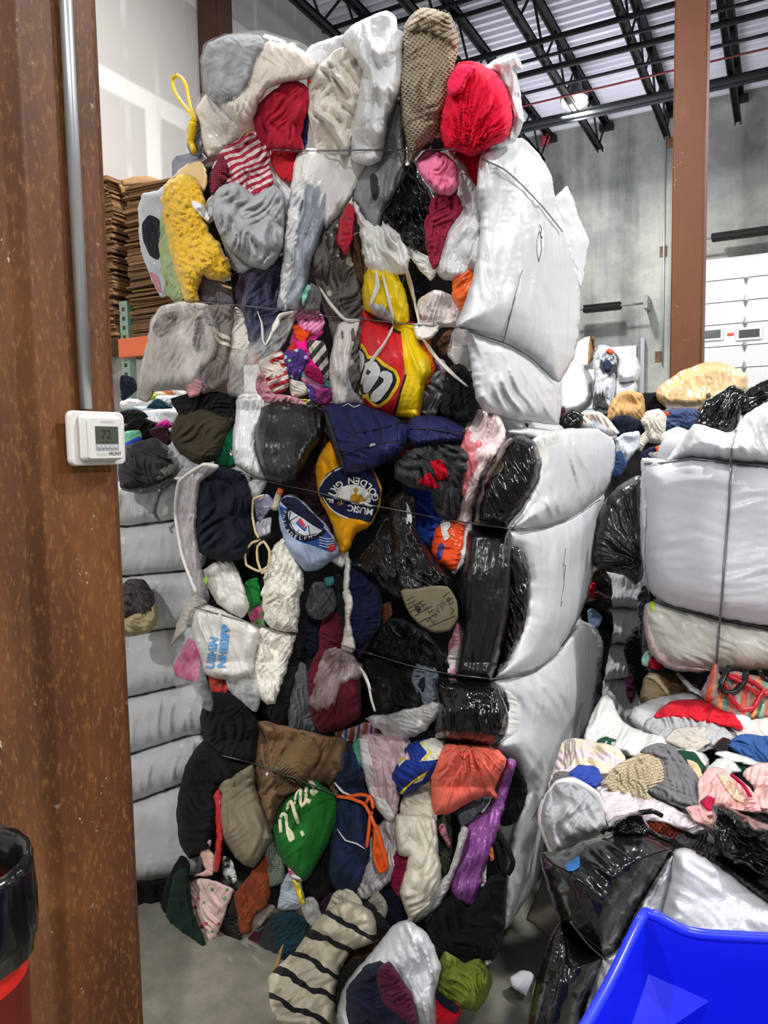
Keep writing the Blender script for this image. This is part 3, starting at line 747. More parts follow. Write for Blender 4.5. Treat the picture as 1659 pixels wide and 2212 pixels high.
wire('drawstring', '421,266 412,246 396,226 380,203 372,182 375,166 383,163 394,170 402,186 406,206 412,234 424,262', YD, .006, I.o, base='F', off=.05, flat=1.3)
wire('drawstring', '417,262 414,290 412,305 420,328', YD, .011, I.o, base='F', off=.06, flat=1.2)
G('grey_shirt', 'grey blue shirt bulging under the yellow drawstring', 'shirt', '372,352 384,334 430,328 446,345 415,368 376,386', cl('8c8f9c'), off=.0)
G('red_shirt', 'dark red cloth bunched under the clear round bag', 'shirt', '600,192 616,181 645,178 664,192 666,216 656,252 648,292 652,326 600,326 574,318 560,300 550,266 556,235 576,210', cl('b0233a'), off=.07, fold=(1.1, 75, 18, 130))
G('red_shirt', 'brighter red cloth just below the strap at upper left', 'shirt', '588,326 650,326 646,360 636,392 606,386 588,352', cl('b8202c'), off=.05, fold=(1.2, 70, 14, 60))
G('navy_shirt', 'navy blue sliver between the red cloth and white bag', 'shirt', '652,250 668,216 664,300 651,345 636,372 640,326 650,300', cl('23264a'), off=.05)
I = G('striped_sweater', 'crimson and white striped knit sweater below the red cloth', 'sweater', '458,372 482,326 520,302 545,288 574,304 583,330 580,358 588,396 556,424 520,406 482,408 460,420', st(('a81e3c', 'd8ccc8'), .022, 62, True, .05), off=.06, fold=(2.2, 55, 22, 80))
part(I, 'solid_panel', '454,374 478,334 492,358 492,386 472,414 458,421 452,398', kn('8e1f3e'), t=.012)
G('grey_sweatshirt', 'heather grey sweatshirt balled up beside the yellow rug', 'sweatshirt', '468,412 500,396 522,402 550,426 590,404 610,420 615,470 611,530 596,562 572,580 542,572 502,542 476,502 460,460', cl('a9abb0'), off=.085, t=.1, fold=(2.0, 80, 24, 70))
G('black_shirt', 'dark backing for the shaded gap behind yellow rug and grey sweatshirt', 'shirt', '430,372 470,352 486,420 500,520 520,600 490,612 462,560 440,460', cl('1e1d22'), off=-.02)  # added dark backing, its black stands in for shade in the gap
G('grey_sleeve', 'twisted grey sleeve end between the yellow rug and grey sweatshirt', 'sleeve', '438,462 446,436 474,412 502,404 490,432 472,466 452,482', cl('b0b0b4'), off=.07, fold=2)
G('white_plastic_bag', 'pale plastic bag wedged between the red cloth and long grey bag', 'bag', '576,330 652,328 662,400 650,470 620,520 600,420', pl('dcdcde', .3, .7), off=.0)
G('tan_shirt', 'tan cloth glimpse under the top clear bags', 'shirt', '470,300 560,250 600,320 560,340 500,345', cl('b8a890'), off=-.02)
G('grey_sweatshirt', 'grey sweatshirt hem folded below the balled grey sweatshirt', 'sweatshirt', '478,505 510,540 560,572 588,560 575,582 550,576 525,590 500,575', cl('9c9ea3'), off=.05)
I = G('yellow_shag_rug', 'bright yellow shaggy plush rug on the left edge', 'rug', '350,440 358,402 384,380 410,383 436,412 440,444 436,470 452,500 474,532 492,570 496,596 470,602 436,596 425,620 426,650 404,651 388,612 372,548 358,492', fl('e9bb1e'), off=.075, t=.07, fold=(1.0, 40, 10, 20), jag=3)
part(I, 'paper_tag', '414,432 440,444 452,470 446,478 418,448', plain('e8e8ea', .6), t=.002)
G('tan_plastic_bag', 'yellowish clear bag end above the yellow rug', 'bag', '360,398 394,362 430,347 446,368 442,412 412,384 384,380', pl('dcc08a', .2, .8), off=.04)
I = G('pale_plastic_bag', 'pale blue white bag with dark opening at the far left edge', 'bag', '301,452 312,420 342,414 362,398 356,450 352,500 350,560 364,622 350,640 325,592 306,532', pl('aeb4bc', .3, .5), off=.0, t=.06)
part(I, 'dark_opening', '306,485 322,464 345,476 349,520 342,560 324,552 310,522', cl('1c1f28'), t=.004)
part(I, 'pink_lining', '323,588 340,595 350,632 340,626', cl('c98a98'), t=.003)
G('sage_green_shirt', 'pale green cloth strip hanging left of the yellow rug', 'shirt', '340,492 350,466 362,500 376,562 394,640 376,650 347,612 338,552', cl('a3b583'), off=.05, fold=(1.4, 75, 12, 120))
G('taupe_sweatshirt', 'taupe grey sweatshirt corner under the yellow rug', 'sweatshirt', '427,602 442,590 474,612 500,642 502,658 440,654 428,632', cl('6f6870'), off=.06)
G('cream_fur_scrap', 'small cream shirt collar edge below the grey sweatshirt', 'garment', '468,592 492,590 498,606 480,606', cl('c9c4bc'), off=.06)
# white bags in the crown
WB = WHITE(); W_2 = pl('eceef0', .3, .8)
G('white_plastic_bag', 'crinkled clear white bag left of the white shirts on top', 'bag', '656,120 676,98 706,86 745,76 746,104 704,140 684,166 664,140', pl('e4e4e8', .2, 1.0), off=.02)
G('white_plastic_bag', 'tall white plastic bag standing beside the beige knit sleeve', 'bag', '740,84 762,58 800,38 835,26 852,36 858,64 872,76 870,120 868,190 838,258 824,344 794,356 758,342 766,252 784,152 758,112', W_2, off=.06, t=.09, fold=(2.2, 75, 24, 110))
G('cream_shirt', 'cream white shirt crumpled between the white bags', 'shirt', '668,172 722,112 762,100 784,150 772,232 757,332 720,332 688,322 666,240', cl('efeadf'), off=.055, fold=(2.6, 60, 26, 70))
G('white_plastic_bag', 'long white bag drooping below the top strap', 'bag', '648,326 760,328 792,356 752,432 706,492 682,452 642,442 630,400', pl('e0e0de', .3, .5), off=.05, t=.05, fold=(1.0, 105, 20, 260))
I = G('grey_plastic_bag', 'grey plastic bag with dark slot handle near stack centre', 'bag', '808,254 850,206 870,230 880,330 872,384 832,452 816,500 790,482 764,432 770,390 800,350 820,300', pl('8c8f94', .3, .5), off=.04, t=.06, fold=(1.6, 100, 20, 160))
part(I, 'handle_slot', '799,380 808,374 816,385 818,415 812,434 803,424', plain('2a2c30', .7), t=.003)
I = G('knit_sleeve', 'beige cable knit sweater sleeve standing up at the top', 'sweater', '876,58 906,20 968,30 988,82 980,142 964,222 944,292 902,330 886,352 880,312 868,250 866,172', kn('a3937c', 32, 35), off=.085, t=.1, fold=(.8, 95, 22, 130))
part(I, 'ribbed_cuff', '877,60 905,17 938,19 972,28 991,84 986,104 956,82 920,66 884,68', kn('a59680', 22, 62, rib=True), t=.02, fold=(1.2, 18, 9, 120))
G('red_shirt', 'hot red shirt balled large at the top right', 'shirt', '948,276 958,222 976,160 988,138 1008,134 1036,140 1072,162 1096,202 1106,252 1096,296 1042,326 1018,336 985,326 962,318', cl('e3173f'), off=.09, t=.15, fold=(1.6, (1000, 345), 11, 70))
G('pink_shirt', 'neon pink shirt top peeking behind the red ball', 'shirt', '966,190 980,150 1000,140 1030,146 1010,170 996,200 972,206', cl('f02a5c'), off=.22, t=.03)
G('red_shirt', 'red shirt tail hanging right below the top strap', 'shirt', '984,330 1042,324 1040,360 1036,392 1020,402 1002,352', cl('d3152e'), off=.07)
G('white_plastic_bag', 'white plastic bag wrapped behind the hot red shirt', 'bag', '1042,152 1070,132 1112,117 1126,146 1113,150 1122,202 1128,262 1112,302 1062,326 1036,330 1100,270 1098,202 1076,162', WB, off=.03, t=.07, fold=(1.5, 80, 16, 100))
I = G('plush_toy', 'small black and white plush doll beside the red shirt', 'toy', '914,302 922,286 942,280 956,300 952,326 914,324', blot('2c2c30', 'c8c8c8', 40, .62, .66), off=.13)
part(I, 'face', '936,282 952,284 954,296 940,298', cl('d0a088'), t=.006)
G('pink_shirt', 'bubblegum pink cloth roll near the stack right edge', 'shirt', '902,346 922,327 960,335 985,360 989,398 972,421 946,416 920,392 905,366', cl('ea7ea4'), off=.12, t=.07, fold=(2.6, 75, 18, 60))
G('crimson_sequin_top', 'crimson sequined top hanging below the pink roll', 'top', '934,432 960,414 985,420 996,454 966,500 951,550 938,580 924,540 920,482', sp('8e1438', ('c84858', '7a0f2e', 'b02848'), 120, .2), off=.11, fold=(1.4, 100, 14, 100))
G('black_plastic_bag', 'wrinkled black plastic bag left of the crimson top', 'bag', '868,372 896,348 912,390 936,430 926,500 906,530 894,544 864,522 828,490 824,468 850,430', SHINY(), off=.07, fold=(2.2, 65, 14, 60))
G('white_plastic_bag', 'long white plastic bag right of the pink roll', 'bag', '968,326 1002,350 1026,402 1040,470 1036,562 1012,602 960,602 944,582 966,512 998,456 990,418 992,378', WB, off=.06, t=.06, fold=(1.6, 95, 22, 150))
G('orange_plastic_bag', 'orange plastic bag stretched over the white bag at right', 'bag', '984,576 1010,567 1020,588 1035,622 1036,650 1000,674 979,642 978,610', pl('f46a24', .3, .6), off=.12, fold=(1.5,))
G('white_plastic_bag', 'torn white bag with pink tint below the orange bag', 'bag', '905,652 940,628 974,640 1000,674 990,700 960,706 930,712 906,706', pl('e2d8d8', .25, .9), off=.08, fold=(2.2,))
G('long_grey_bag', 'long pale grey garment bag standing left of the centre', 'bag', '642,400 690,392 716,440 692,500 672,562 656,640 642,672 600,666 612,582 615,500 626,430', pl('9aa2ae', .35, .35), off=.07, t=.06, fold=(1.0, 100, 30, 240))
G('white_plastic_edge', 'white torn plastic strip along the long grey bag', 'strip', '640,398 662,392 650,450 636,540 628,610 618,668 606,640 612,560 622,470', WB, off=.13, t=.012, jag=3)
I = G('star_print_pajamas', 'grey fleece pajamas printed with cream stars and snowflakes', 'pajamas', '670,562 690,502 720,470 746,490 760,560 776,622 786,690 790,742 780,800 786,862 742,852 730,762 710,690 690,622', sp('6b6864', ('cfc9b8',), 17, .24), off=.05, t=.05, fold=(1.8, 80, 16, 90))
part(I, 'dotted_panel', '700,500 722,474 740,496 746,545 716,560', sp('5f5d5a', ('b8b4a8',), 60, .3), t=.006)
G('red_vinyl_strip', 'glossy red vinyl strip near the stack centre', 'strip', '735,470 754,440 764,460 760,520 746,549 728,522', pl('b81e34', .15, .4), off=.12)
G('brown_jacket', 'dark brown jacket fold right of the star pajamas', 'jacket', '752,522 775,502 790,560 786,640 782,662 762,592', cl('5a4330'), off=.05)
G('shredded_white_plastic', 'shredded white plastic film draped over the yellow bag', 'plastic film', '764,440 790,478 822,490 832,474 872,530 884,562 870,590 846,592 810,590 790,560 778,502', pl('e6e6e2', .3, .9), off=.11, t=.02, fold=(2.2, 60), jag=4)
G('white_shirt', 'white shirt folded right of the shredded film', 'shirt', '832,476 858,490 900,540 930,560 944,580 930,606 900,570 880,548', cl('e2e1de'), off=.08)
G('black_shirt', 'black fill in the gap between white films and torn bag', 'shirt', '880,560 916,566 930,610 910,680 898,700 872,620', cl('16161a'), off=.03)  # near-black body set back between its neighbours
I = G('yellow_shirt', 'bright yellow plastic bag top above the strap', 'bag', '788,596 800,578 832,580 856,592 876,642 882,692 860,702 830,690 792,668 785,640', pl('f0d000', .35, .3), off=.08, t=.07, fold=(1.4, 85, 20, 110))
part(I, 'silver_patch', '795,655 828,660 852,690 846,698 812,684', plain('b4b8ba', .4), t=.004)
R9 = pl('e2242c', .35, .25, stretch=(1, .3, 1))
RB = G('red_toy_bag', 'red and yellow glossy printed bag with bulging white letters', 'bag', '786,672 806,690 850,704 890,698 902,736 926,772 931,802 918,832 906,900 882,902 852,896 800,892 782,852 779,780 778,722', R9, off=.09, t=.06, fold=(.9, 85, 34, 200))
YB = pl('efcd00', .35, .25, stretch=(1, .3, 1)); BKP = plain('17181a', .4); YWP = plain('f2cf10', .4); WHP = plain('d9dadc', .4)
part(RB, 'yellow_panel', '846,702 892,699 903,736 927,773 931,802 918,832 906,900 882,902 853,895 874,808 866,720 856,712', YB, lift=.0015)
part(RB, 'black_stripe', '874,808 878,810 854,896 849,894', BKP, lift=.003, sharp=True)
part(RB, 'black_stripe', '840,706 866,716 865,721 838,711', BKP, lift=.003, sharp=True)
part(RB, 'letter_outline', '778,744 790,752 797,768 812,768 830,783 838,788 856,800 864,818 860,836 842,864 822,880 812,880 796,868 790,860 780,858', YWP, lift=.003)
part(RB, 'letter_outline', '778,754 788,762 794,775 810,774 826,790 836,795 850,804 857,820 853,834 836,860 820,873 811,873 798,860 795,850 780,850', BKP, lift=.004)
part(RB, 'white_letter', '776,757 785,764 787,778 784,796 778,804', WHP, lift=.0055)
part(RB, 'white_letter', '787,796 788,785 798,780 812,782 820,794 821,808 812,824 802,840 794,848 786,848 783,830 784,812', WHP, lift=.0055)
part(RB, 'letter_gap', '789,806 795,798 801,803 795,811', BKP, lift=.007, sharp=True)
part(RB, 'white_letter', '820,812 824,802 836,801 847,808 848,822 838,842 820,864 812,869 802,866 800,856 806,846 818,836 828,824 828,818', WHP, lift=.0055)
G('orange_cloth_strip', 'burnt orange cloth strip beside the yellow panel', 'cloth', '910,730 926,732 938,790 936,806 916,842 913,830 924,800 914,760', cl('c9561e'), off=.1)
G('grey_jersey_rag', 'grey jersey rag crumpled right of the yellow panel', 'rag', '904,862 914,822 950,800 976,812 971,842 950,872 941,896 914,892', cl('7f8286'), off=.09, fold=(2.8, 55, 11, 40))
G('black_sweatshirt', 'black fleece sweatshirt at the top bale bottom right', 'sweatshirt', '962,806 992,784 1012,800 1022,826 1032,864 1020,908 986,910 954,892 958,842', cl('1b1b1e'), off=.07, t=.09)
G('leopard_scarf', 'leopard print scarf scrap right of the knotted white bag', 'scarf', '944,744 970,708 986,730 976,766 958,772', blot('6a4526', '1a120e', 45), off=.07)
G('white_plastic_bag', 'whitish clear bag at the top bale right corner', 'bag', '980,712 1010,706 1014,760 1016,800 985,786 968,766', HAZY(), off=.09, fold=(2,))
G('knotted_white_bag', 'white bag knotted tight around the strap', 'bag', '893,702 910,698 930,708 948,702 946,716 928,732 912,735 900,730', pl('e8e6e0', .35, .9), off=.13, t=.025, fold=(2.5,))
G('lilac_shirt', 'lilac shirt scrap behind the orange strip', 'shirt', '938,772 960,780 966,800 945,806', cl('b895bd'), off=.06)
# left, below strap
I = G('taupe_sweater', 'taupe grey sweater in the lower left clear bag', 'sweater', '444,664 500,660 498,722 490,762 500,802 490,826 440,850 430,832 442,800 470,772 474,702 446,702', cl('7b7370'), off=.08, t=.04)
part(I, 'cream_stripe', '462,704 472,716 496,728 498,736 476,728 462,714', cl('cfc6b2'), lift=.004)
part(I, 'cream_stripe', '466,722 478,736 496,742 496,749 474,742 464,728', cl('cfc6b2'), lift=.004)
G('maroon_cuff', 'maroon knit cuff poking out of the clear bag', 'cuff', '424,692 436,682 440,744 416,746', kn('5e2c40'), off=.12)
G('beige_blanket', 'beige blanket filling the lower left clear bag', 'blanket', '306,800 322,742 330,694 352,664 400,654 446,660 472,700 470,770 436,802 430,842 370,840 320,842', cl('b3aca4'), off=.02, t=.09)
G('leopard_hat', 'brown leopard print hat at the lower left edge', 'hat', '330,708 350,682 374,671 370,702 342,726', blot('8a7058', '3a2a20', 35), off=.1)
G('clear_plastic_bag', 'large hazy clear bag swelling below the yellow rug', 'bag', '303,806 318,746 328,694 350,662 400,651 442,656 470,700 468,760 448,800 440,848 400,842 340,842 300,836', HAZY(), off=.075, t=.09, tb=.01, fold=(2, (440, 655), 13, 90))
G('grey_sock', 'pale grey sock hanging at the lower left corner', 'sock', '300,830 310,806 328,812 330,850 318,868 296,860', cl('a39d96'), off=.04)
G('pink_rose_cloth', 'small pink ruffled rose cloth below the taupe sweater', 'cloth', '404,832 420,820 436,826 431,851 411,859 403,846', cl('d6929a'), off=.13, fold=(2.5,))
G('white_shirt', 'off white shirt wedge beside the navy fleece', 'shirt', '498,692 511,664 532,690 542,742 520,792 500,780 494,722', cl('cfccc2'), off=.06)
I = G('purple_shirt', 'plum purple snap shirt under the grey sweatshirt', 'shirt', '510,622 530,578 562,580 548,640 532,672 516,692', cl('4f3f58'), off=.04)
for q in ((523, 582), (551, 600)): part(I, 'snap', ' '.join('%f,%f' % (q[0] + 3.5 * math.cos(a), q[1] + 3.5 * math.sin(a)) for a in np.linspace(0, 6.28, 9)[:8]), plain('d8d4dc', .3), t=.003)
G('navy_fleece_jacket', 'dark navy fleece jacket left of the long grey bag', 'jacket', '546,590 580,570 612,550 610,622 600,662 618,682 602,722 570,762 541,746 530,692 526,642', fl('25264c'), off=.06, fold=(1.2, 95))
G('black_cloth', 'black cloth strip left of the navy fleece', 'cloth', '500,600 516,592 520,650 540,740 530,760 510,700', cl('15151a'), off=.02)
G('hazy_plastic_film', 'translucent grey plastic film torn below the navy fleece', 'plastic film', '500,762 540,745 572,722 602,690 642,672 604,758 566,802 556,852 500,856 492,830', HAZY(), off=.1, t=.035, fold=(2, 130, 12, 120))
for pts in ('556,672 566,700 566,730 572,745', '640,674 610,680 585,720 572,745', '700,620 720,640 740,680 760,690'):
    pass
# the heap of small children's clothes
KIDS = [('magenta_shirt', 'magenta pink shirt at the top of the small heap', '648,690 690,680 696,720 670,742 646,762 628,742', cl('c2387e')), ('pink_shirt', 'pink striped shirt at the peak of the small heap', '640,682 664,656 690,672 700,700 682,722 652,712', st(('d86aa4', 'e6a8c4'), .012, 50)),
    ('orange_shorts', 'orange shorts in the small heap', '634,702 664,704 668,722 656,742 638,730', cl('dc4a1a')), ('hot_pink_shirt', 'hot pink shirt in the middle of the small heap', '638,742 660,732 666,772 692,802 670,812 640,782', cl('e8208a')),
    ('red_onesie', 'red onesie edge on the small heap left slope', '628,745 640,740 634,790 612,800 606,780', cl('b8342c')), ('striped_leggings', 'black and white striped leggings in the small heap', '664,736 698,740 710,790 706,822 680,802 666,772', st(('3a3a3c', 'cfcac0'), .03, 40)),
    ('purple_heart_leggings', 'purple leggings printed with green hearts', '610,762 650,755 666,776 642,820 630,816 612,792', sp('4a2f7a', ('7fd08a', '9ad4d8', 'c0a0d8'), 50, .3)), ('flag_shirt', 'red and white flag stripe shirt in the small heap', '580,772 605,758 622,800 622,832 600,852 570,832', st(('b82a34', 'd9cfc4'), .026, 70)),
    ('white_shirt', 'cream baby shirt cupped at the heap left edge', '560,784 585,768 614,802 600,826 570,812', cl('d8ccc2')), ('pink_ruffle_skirt', 'dusty pink ruffled skirt along the heap bottom', '553,822 566,806 590,850 640,860 668,882 630,878 580,868 558,850', cl('c58a98')),
    ('mint_leggings', 'mint green leggings rolled in the small heap', '644,806 662,800 682,804 686,816 656,818', cl('5fb598')), ('light_pink_shirt', 'light pink shirt right side of the small heap', '650,816 694,814 702,850 672,842', cl('d68ab8')),
    ('white_sock', 'white shirt scrap low in the small heap', '628,820 664,832 662,852 630,856', cl('cdc8bd')), ('purple_leggings', 'purple printed legging low in the small heap', '660,830 680,840 686,872 670,862', sp('52358c', ('9ad4d8',), 60, .3)),
    ('magenta_lace_top', 'magenta lace top at the heap bottom right', '680,842 716,840 712,872 688,872', blot('b03a90', '7a2a66', 60)), ('teal_socks', 'teal folded sock right side of the heap', '697,820 720,826 716,847 700,842', cl('4a8f82')),
    ('navy_print_shirt', 'navy star shirt on the left slope of the heap', '566,742 600,716 612,750 582,782 564,772', sp('23283c', ('b8bcc8',), 40, .14)), ('knit_beanie', 'grey crinkled knit beanie above the small heap', '652,640 672,612 692,630 690,668 662,672', cl('6e6c6c')), ('mint_cloth', 'mint cloth scrap beside the long grey bag', '650,640 664,615 672,622 656,662', cl('7fc2b0')), ('crimson_shirt', 'dark crimson shirt fold right of the purple hearts', '662,790 690,800 700,830 660,812', cl('9a1a54')), ('yellow_print_scarf', 'yellow green print scarf under the small heap', '640,862 700,866 706,880 672,888 650,876', blot('c8c05a', '3a5a5a', 40))]
for i, (nm, lab, pts, m) in enumerate(KIDS):
    G(nm, lab, 'clothes', pts, m, off=.075 + .007 * (i % 5) + (.03 if i > 5 else 0), fold=(2.0,), group="children's clothes in the small heap")
G('white_plastic_bag', 'white plastic bag twisted right of the small heap', 'bag', '732,702 776,690 762,742 752,792 748,872 722,872 712,802 718,762', pl('e0dcda', .3, .7), off=.12, t=.03, fold=(1.8, 95, 12, 110))
G('salmon_cloth', 'salmon coral cloth sliver above the puffer jacket', 'cloth', '704,872 760,860 772,880 720,886', cl('e08472'), off=.06)
G('clear_plastic_film', 'clear film corner above the puffer jacket', 'plastic film', '746,800 760,840 786,872 740,876 730,840', HAZY(), off=.13, t=.015)

# --- middle bale
G('black_sweatshirt', 'black sweatshirt lying across the left bale seam', 'sweatshirt', '372,862 440,848 514,854 508,902 470,932 440,904 390,894', cl('141416'), off=.09)
G('olive_coat', 'dark olive coat bulging at the left of the seam', 'coat', '371,932 386,896 430,880 480,890 512,900 492,932 466,990 430,1002 390,976 374,952', cl('3a3426'), off=.05, t=.1)
I = G('green_jacket', 'forest green jacket strip left of the white bag', 'jacket', '465,1000 480,932 500,890 516,880 516,950 506,1006 482,1006', cl('14603f'), off=.07)
part(I, 'metal_button', '494,976 499,972 504,976 503,983 497,984', plain('b8b4a4', .3, .8), t=.004)
G('white_plastic_bag', 'white stretched plastic bag left of the black bag', 'bag', '511,890 516,856 570,856 582,876 556,922 550,962 572,1032 540,1022 510,1002 504,960', pl('dcdfe2', .3, .5), off=.09, t=.06, fold=(1.4, 95, 14, 160))
G('black_plastic_bag', 'round black plastic bag right of the white stretched bag', 'bag', '551,932 566,880 610,866 660,874 702,888 696,940 662,1000 642,1036 610,1042 576,1032 556,982', pl('1c1c1e', .34, .5), off=.1, t=.12, fold=(.8, 88, 12, 160))
QM = cl('262a58', .42)
I = G('puffer_jacket', 'navy quilted puffer jacket lying across the seam, left half', 'jacket', '700,882 742,870 800,880 856,904 882,930 866,976 790,1016 744,1018 720,962', QM, off=.14, t=.07, fold=(.7,))
for pts in ('742,872 762,930 790,1012', '800,882 820,930 832,992', '708,920 760,935 820,925 868,912', '728,985 780,968 840,955 872,958', '852,905 858,940 850,985'): wire('quilt_seam', pts, plain('14173a', .6), .003, I.o, [I], lift=.0, taut=0)
part(I, 'zipper_pull', '796,962 806,957 811,958 810,962 799,967', plain('d0d0d0', .3, .6), t=.004)
part(I, 'grey_lining', '698,888 706,892 726,950 746,1012 736,1004 708,936', cl('3c3c42'), t=.012)
wire('white_thread', '740,878 752,872 765,880 778,874', plain('dcdce0', .7), .0015, I.o, [I], taut=0)
I = G('puffer_jacket', 'navy quilted puffer jacket lying across the seam, right half', 'jacket', '878,922 900,898 960,904 1002,926 996,950 950,956 900,962 880,946', QM, off=.12, t=.06, fold=(.8,))
for pts in ('920,902 922,930 916,960', '960,906 966,930 958,955', '884,925 940,928 998,938'): wire('quilt_seam', pts, plain('14173a', .6), .003, I.o, [I], lift=.0, taut=0)
G('maroon_sweatshirt', 'very dark maroon sweatshirt behind the mustard shirt', 'sweatshirt', '640,1042 652,982 690,930 712,950 700,1010 692,1062 716,1130 722,1182 690,1142 652,1082', cl('301c22'), off=.08)
MS = G('mustard_shirt', 'mustard yellow team shirt with navy round emblem', 'shirt', '684,1004 714,953 726,970 742,1004 800,1012 822,1056 816,1100 798,1134 768,1150 752,1186 736,1190 716,1122 692,1072', cl('efa614'), off=.12, t=.055, fold=(.8, 70, 30, 100))
NAV = cl('1d2444'); WHT = cl('dcdcda'); ell = lambda cx, cy, rx, ry, a0=0, a1=360, n=28: ' '.join('%.1f,%.1f' % (cx + rx * math.cos(math.radians(a)), cy + ry * math.sin(math.radians(a))) for a in np.linspace(a0, a1, n)[:n - 1 if a1 - a0 == 360 else n])
part(MS, 'emblem_disc', '690,1068 692,1046 706,1024 728,1010 745,1006 800,1012 821,1056 815,1100 800,1128 776,1122 752,1118 726,1106 704,1090', NAV, lift=.002)
wire('emblem_ring', '691,1052 700,1036 715,1022 734,1012 744,1009', plain('dcdcdc', .8), .0028, MS.o, [MS], lift=.002, taut=0)
wire('emblem_ring', '698,1074 712,1096 732,1112 752,1120', plain('dcdcdc', .8), .003, MS.o, [MS], lift=.002, taut=0)
part(MS, 'emblem_center', '721,1076 730,1058 748,1048 770,1047 790,1056 800,1070 800,1086 775,1086 745,1080', WHT, lift=.0035)
part(MS, 'emblem_griffin', '757,1081 759,1069 766,1066 764,1058 768,1053 773,1057 770,1065 774,1070 777,1066 782,1070 790,1082 775,1086', cl('b98a2a'), lift=.005)
part(MS, 'folded_flap', '756,1084 770,1087 785,1084 806,1093 800,1096 780,1090 764,1090', WHT, t=.006, lift=.005)
WL = plain('dcdcda', .8)
lettering(MS, 'GOLDEN GRIF', 762, 1088, 15, 0, WL, arc=(57, 345, 188), bold=.03, sx=1.0)
lettering(MS, '70', 735, 1087, 9, 155, plain('d09a3a', .8), bold=.02)
lettering(MS, 'MUSIC', 778, 1102, 14, 190, WL, bold=.03)
HG = G('heather_hoodie', 'charcoal heather hoodie with red panels right of the puffer', 'hoodie', '855,1002 884,976 930,954 986,960 1014,972 1011,1010 1000,1052 991,1110 975,1121 945,1106 934,1062 890,1052 856,1032', kn('3c3e42', 90, 20, '62656a'), off=.12, t=.07, fold=(2.6, 30, 20, 60))
RD = cl('c3122c')
part(HG, 'red_panel', '928,998 955,993 970,1030 948,1038 938,1018', RD, t=.006)
part(HG, 'red_panel', '902,1042 928,1020 950,1056 920,1050', RD, t=.006)
G('red_shirt', 'red shirt strip right of the charcoal hoodie', 'shirt', '1000,960 1022,952 1020,1012 998,1014', cl('c8142e'), off=.09)
G('red_shirt', 'small red fold under the puffer jacket', 'shirt', '868,978 905,962 925,968 890,984 872,988', cl('a81a2c'), off=.1)
G('blue_shirt', 'royal blue shirt behind the strap below the hoodie', 'shirt', '874,1062 926,1050 942,1092 956,1122 941,1152 920,1182 898,1140', cl('1d3c8c'), off=.07)
I = G('orange_plastic_bag', 'orange plastic bag right of the royal blue shirt', 'bag', '944,1142 975,1120 1006,1126 1006,1172 986,1236 950,1216 934,1192', pl('e8501e', .25, .7), off=.09, t=.05)
part(I, 'purple_print', '946,1180 954,1172 960,1180 950,1210 942,1206', plain('3a3a8a', .4), lift=.003)
part(I, 'white_tear', '952,1128 968,1120 974,1136 966,1146 972,1160 960,1168 954,1150', plain('d8d4d4', .4), lift=.004)
G('white_plastic_bag', 'white bag edge curling around the orange bag', 'bag', '1003,1124 1020,1130 1016,1170 1002,1216 984,1242 974,1228 996,1180', WB, off=.11, t=.02)
G('pink_plastic_bag', 'sheer pinkish white plastic bag right of the hoodie', 'bag', '1004,932 1030,888 1070,896 1090,930 1082,972 1040,1042 1012,1132 985,1126 1000,1062 1012,1002', pl('e6cfcf', .22, .8), off=.1, t=.045, fold=(1.8, 110, 14, 110))
G('coral_plastic_bag', 'coral pink bag inside the sheer white bag', 'bag', '998,960 1012,930 1040,960 1030,1010 1004,1070 994,1060', pl('dc7a80', .3, .6), off=.15, t=.012)
I = G('black_plastic_bag', 'shiny black garbage bag at the middle bale right corner', 'bag', '1024,1132 1040,1042 1084,962 1112,940 1152,955 1167,992 1161,1042 1130,1102 1098,1141 1060,1138', SHINY(), off=.1, t=.15, fold=(.5, 65, 20, 200))
part(I, 'plaid_scrap', '1064,1008 1076,996 1088,1000 1086,1016 1072,1026 1058,1034', st(('3a3024', '6a5a40', '241c16'), .02, 30), lift=.004)
G('black_plastic_bag', 'tall black stretched bag under the middle strap', 'bag', '1012,1146 1096,1144 1104,1202 1098,1332 1062,1466 984,1457 996,1372 984,1272 1004,1222', pl('151517', .3, .5, stretch=(1, 1, .15)), off=.1, t=.1, fold=(.6, 92, 12, 300))
I = G('black_plastic_bag', 'black bag at the corner beside the white sheet', 'bag', '1098,1180 1126,1190 1142,1262 1132,1352 1102,1422 1066,1466 1096,1332', pl('131315', .2, .6, stretch=(1, 1, .2)), off=.06, t=.06)
part(I, 'floral_scrap', '1101,1184 1120,1192 1128,1230 1112,1262 1102,1240', sp('18181c', ('c06a6a', '8fae9a', 'd8b8b0'), 45, .2), t=.005)
G('black_plastic_bag', 'bulging black bag below the lower strap, front corner', 'bag', '938,1466 1060,1472 1096,1540 1091,1590 1062,1611 940,1592 948,1530', SHINY(), off=.12, t=.12, fold=(.9, 88, 14, 130))
BT = G('slipper_boot', 'boot in torn black plastic with olive sole facing out', 'boot', '842,1092 872,1060 896,1082 902,1152 932,1202 972,1252 985,1300 985,1336 966,1361 930,1362 888,1328 868,1282 850,1202', pl('1b1b1c', .3, 1.0), off=.13, t=.06, fold=(2.4, 60, 10, 40))
SM = cl('77705a', .7)
SO = puff('sole', '869,1278 900,1274 935,1268 966,1270 984,1298 987,1334 970,1360 940,1364 912,1350 888,1326', SM, 'F', .235, t=.012, fold=0.0, rad=6, jag=0, parent=BT.o, surf=False)
LN = plain('3a3526', .8)
lettering(SO, 'BEAR', 948, 1316, 13, 128, LN, bold=-.02, name='sole_lettering', lift=.0012)
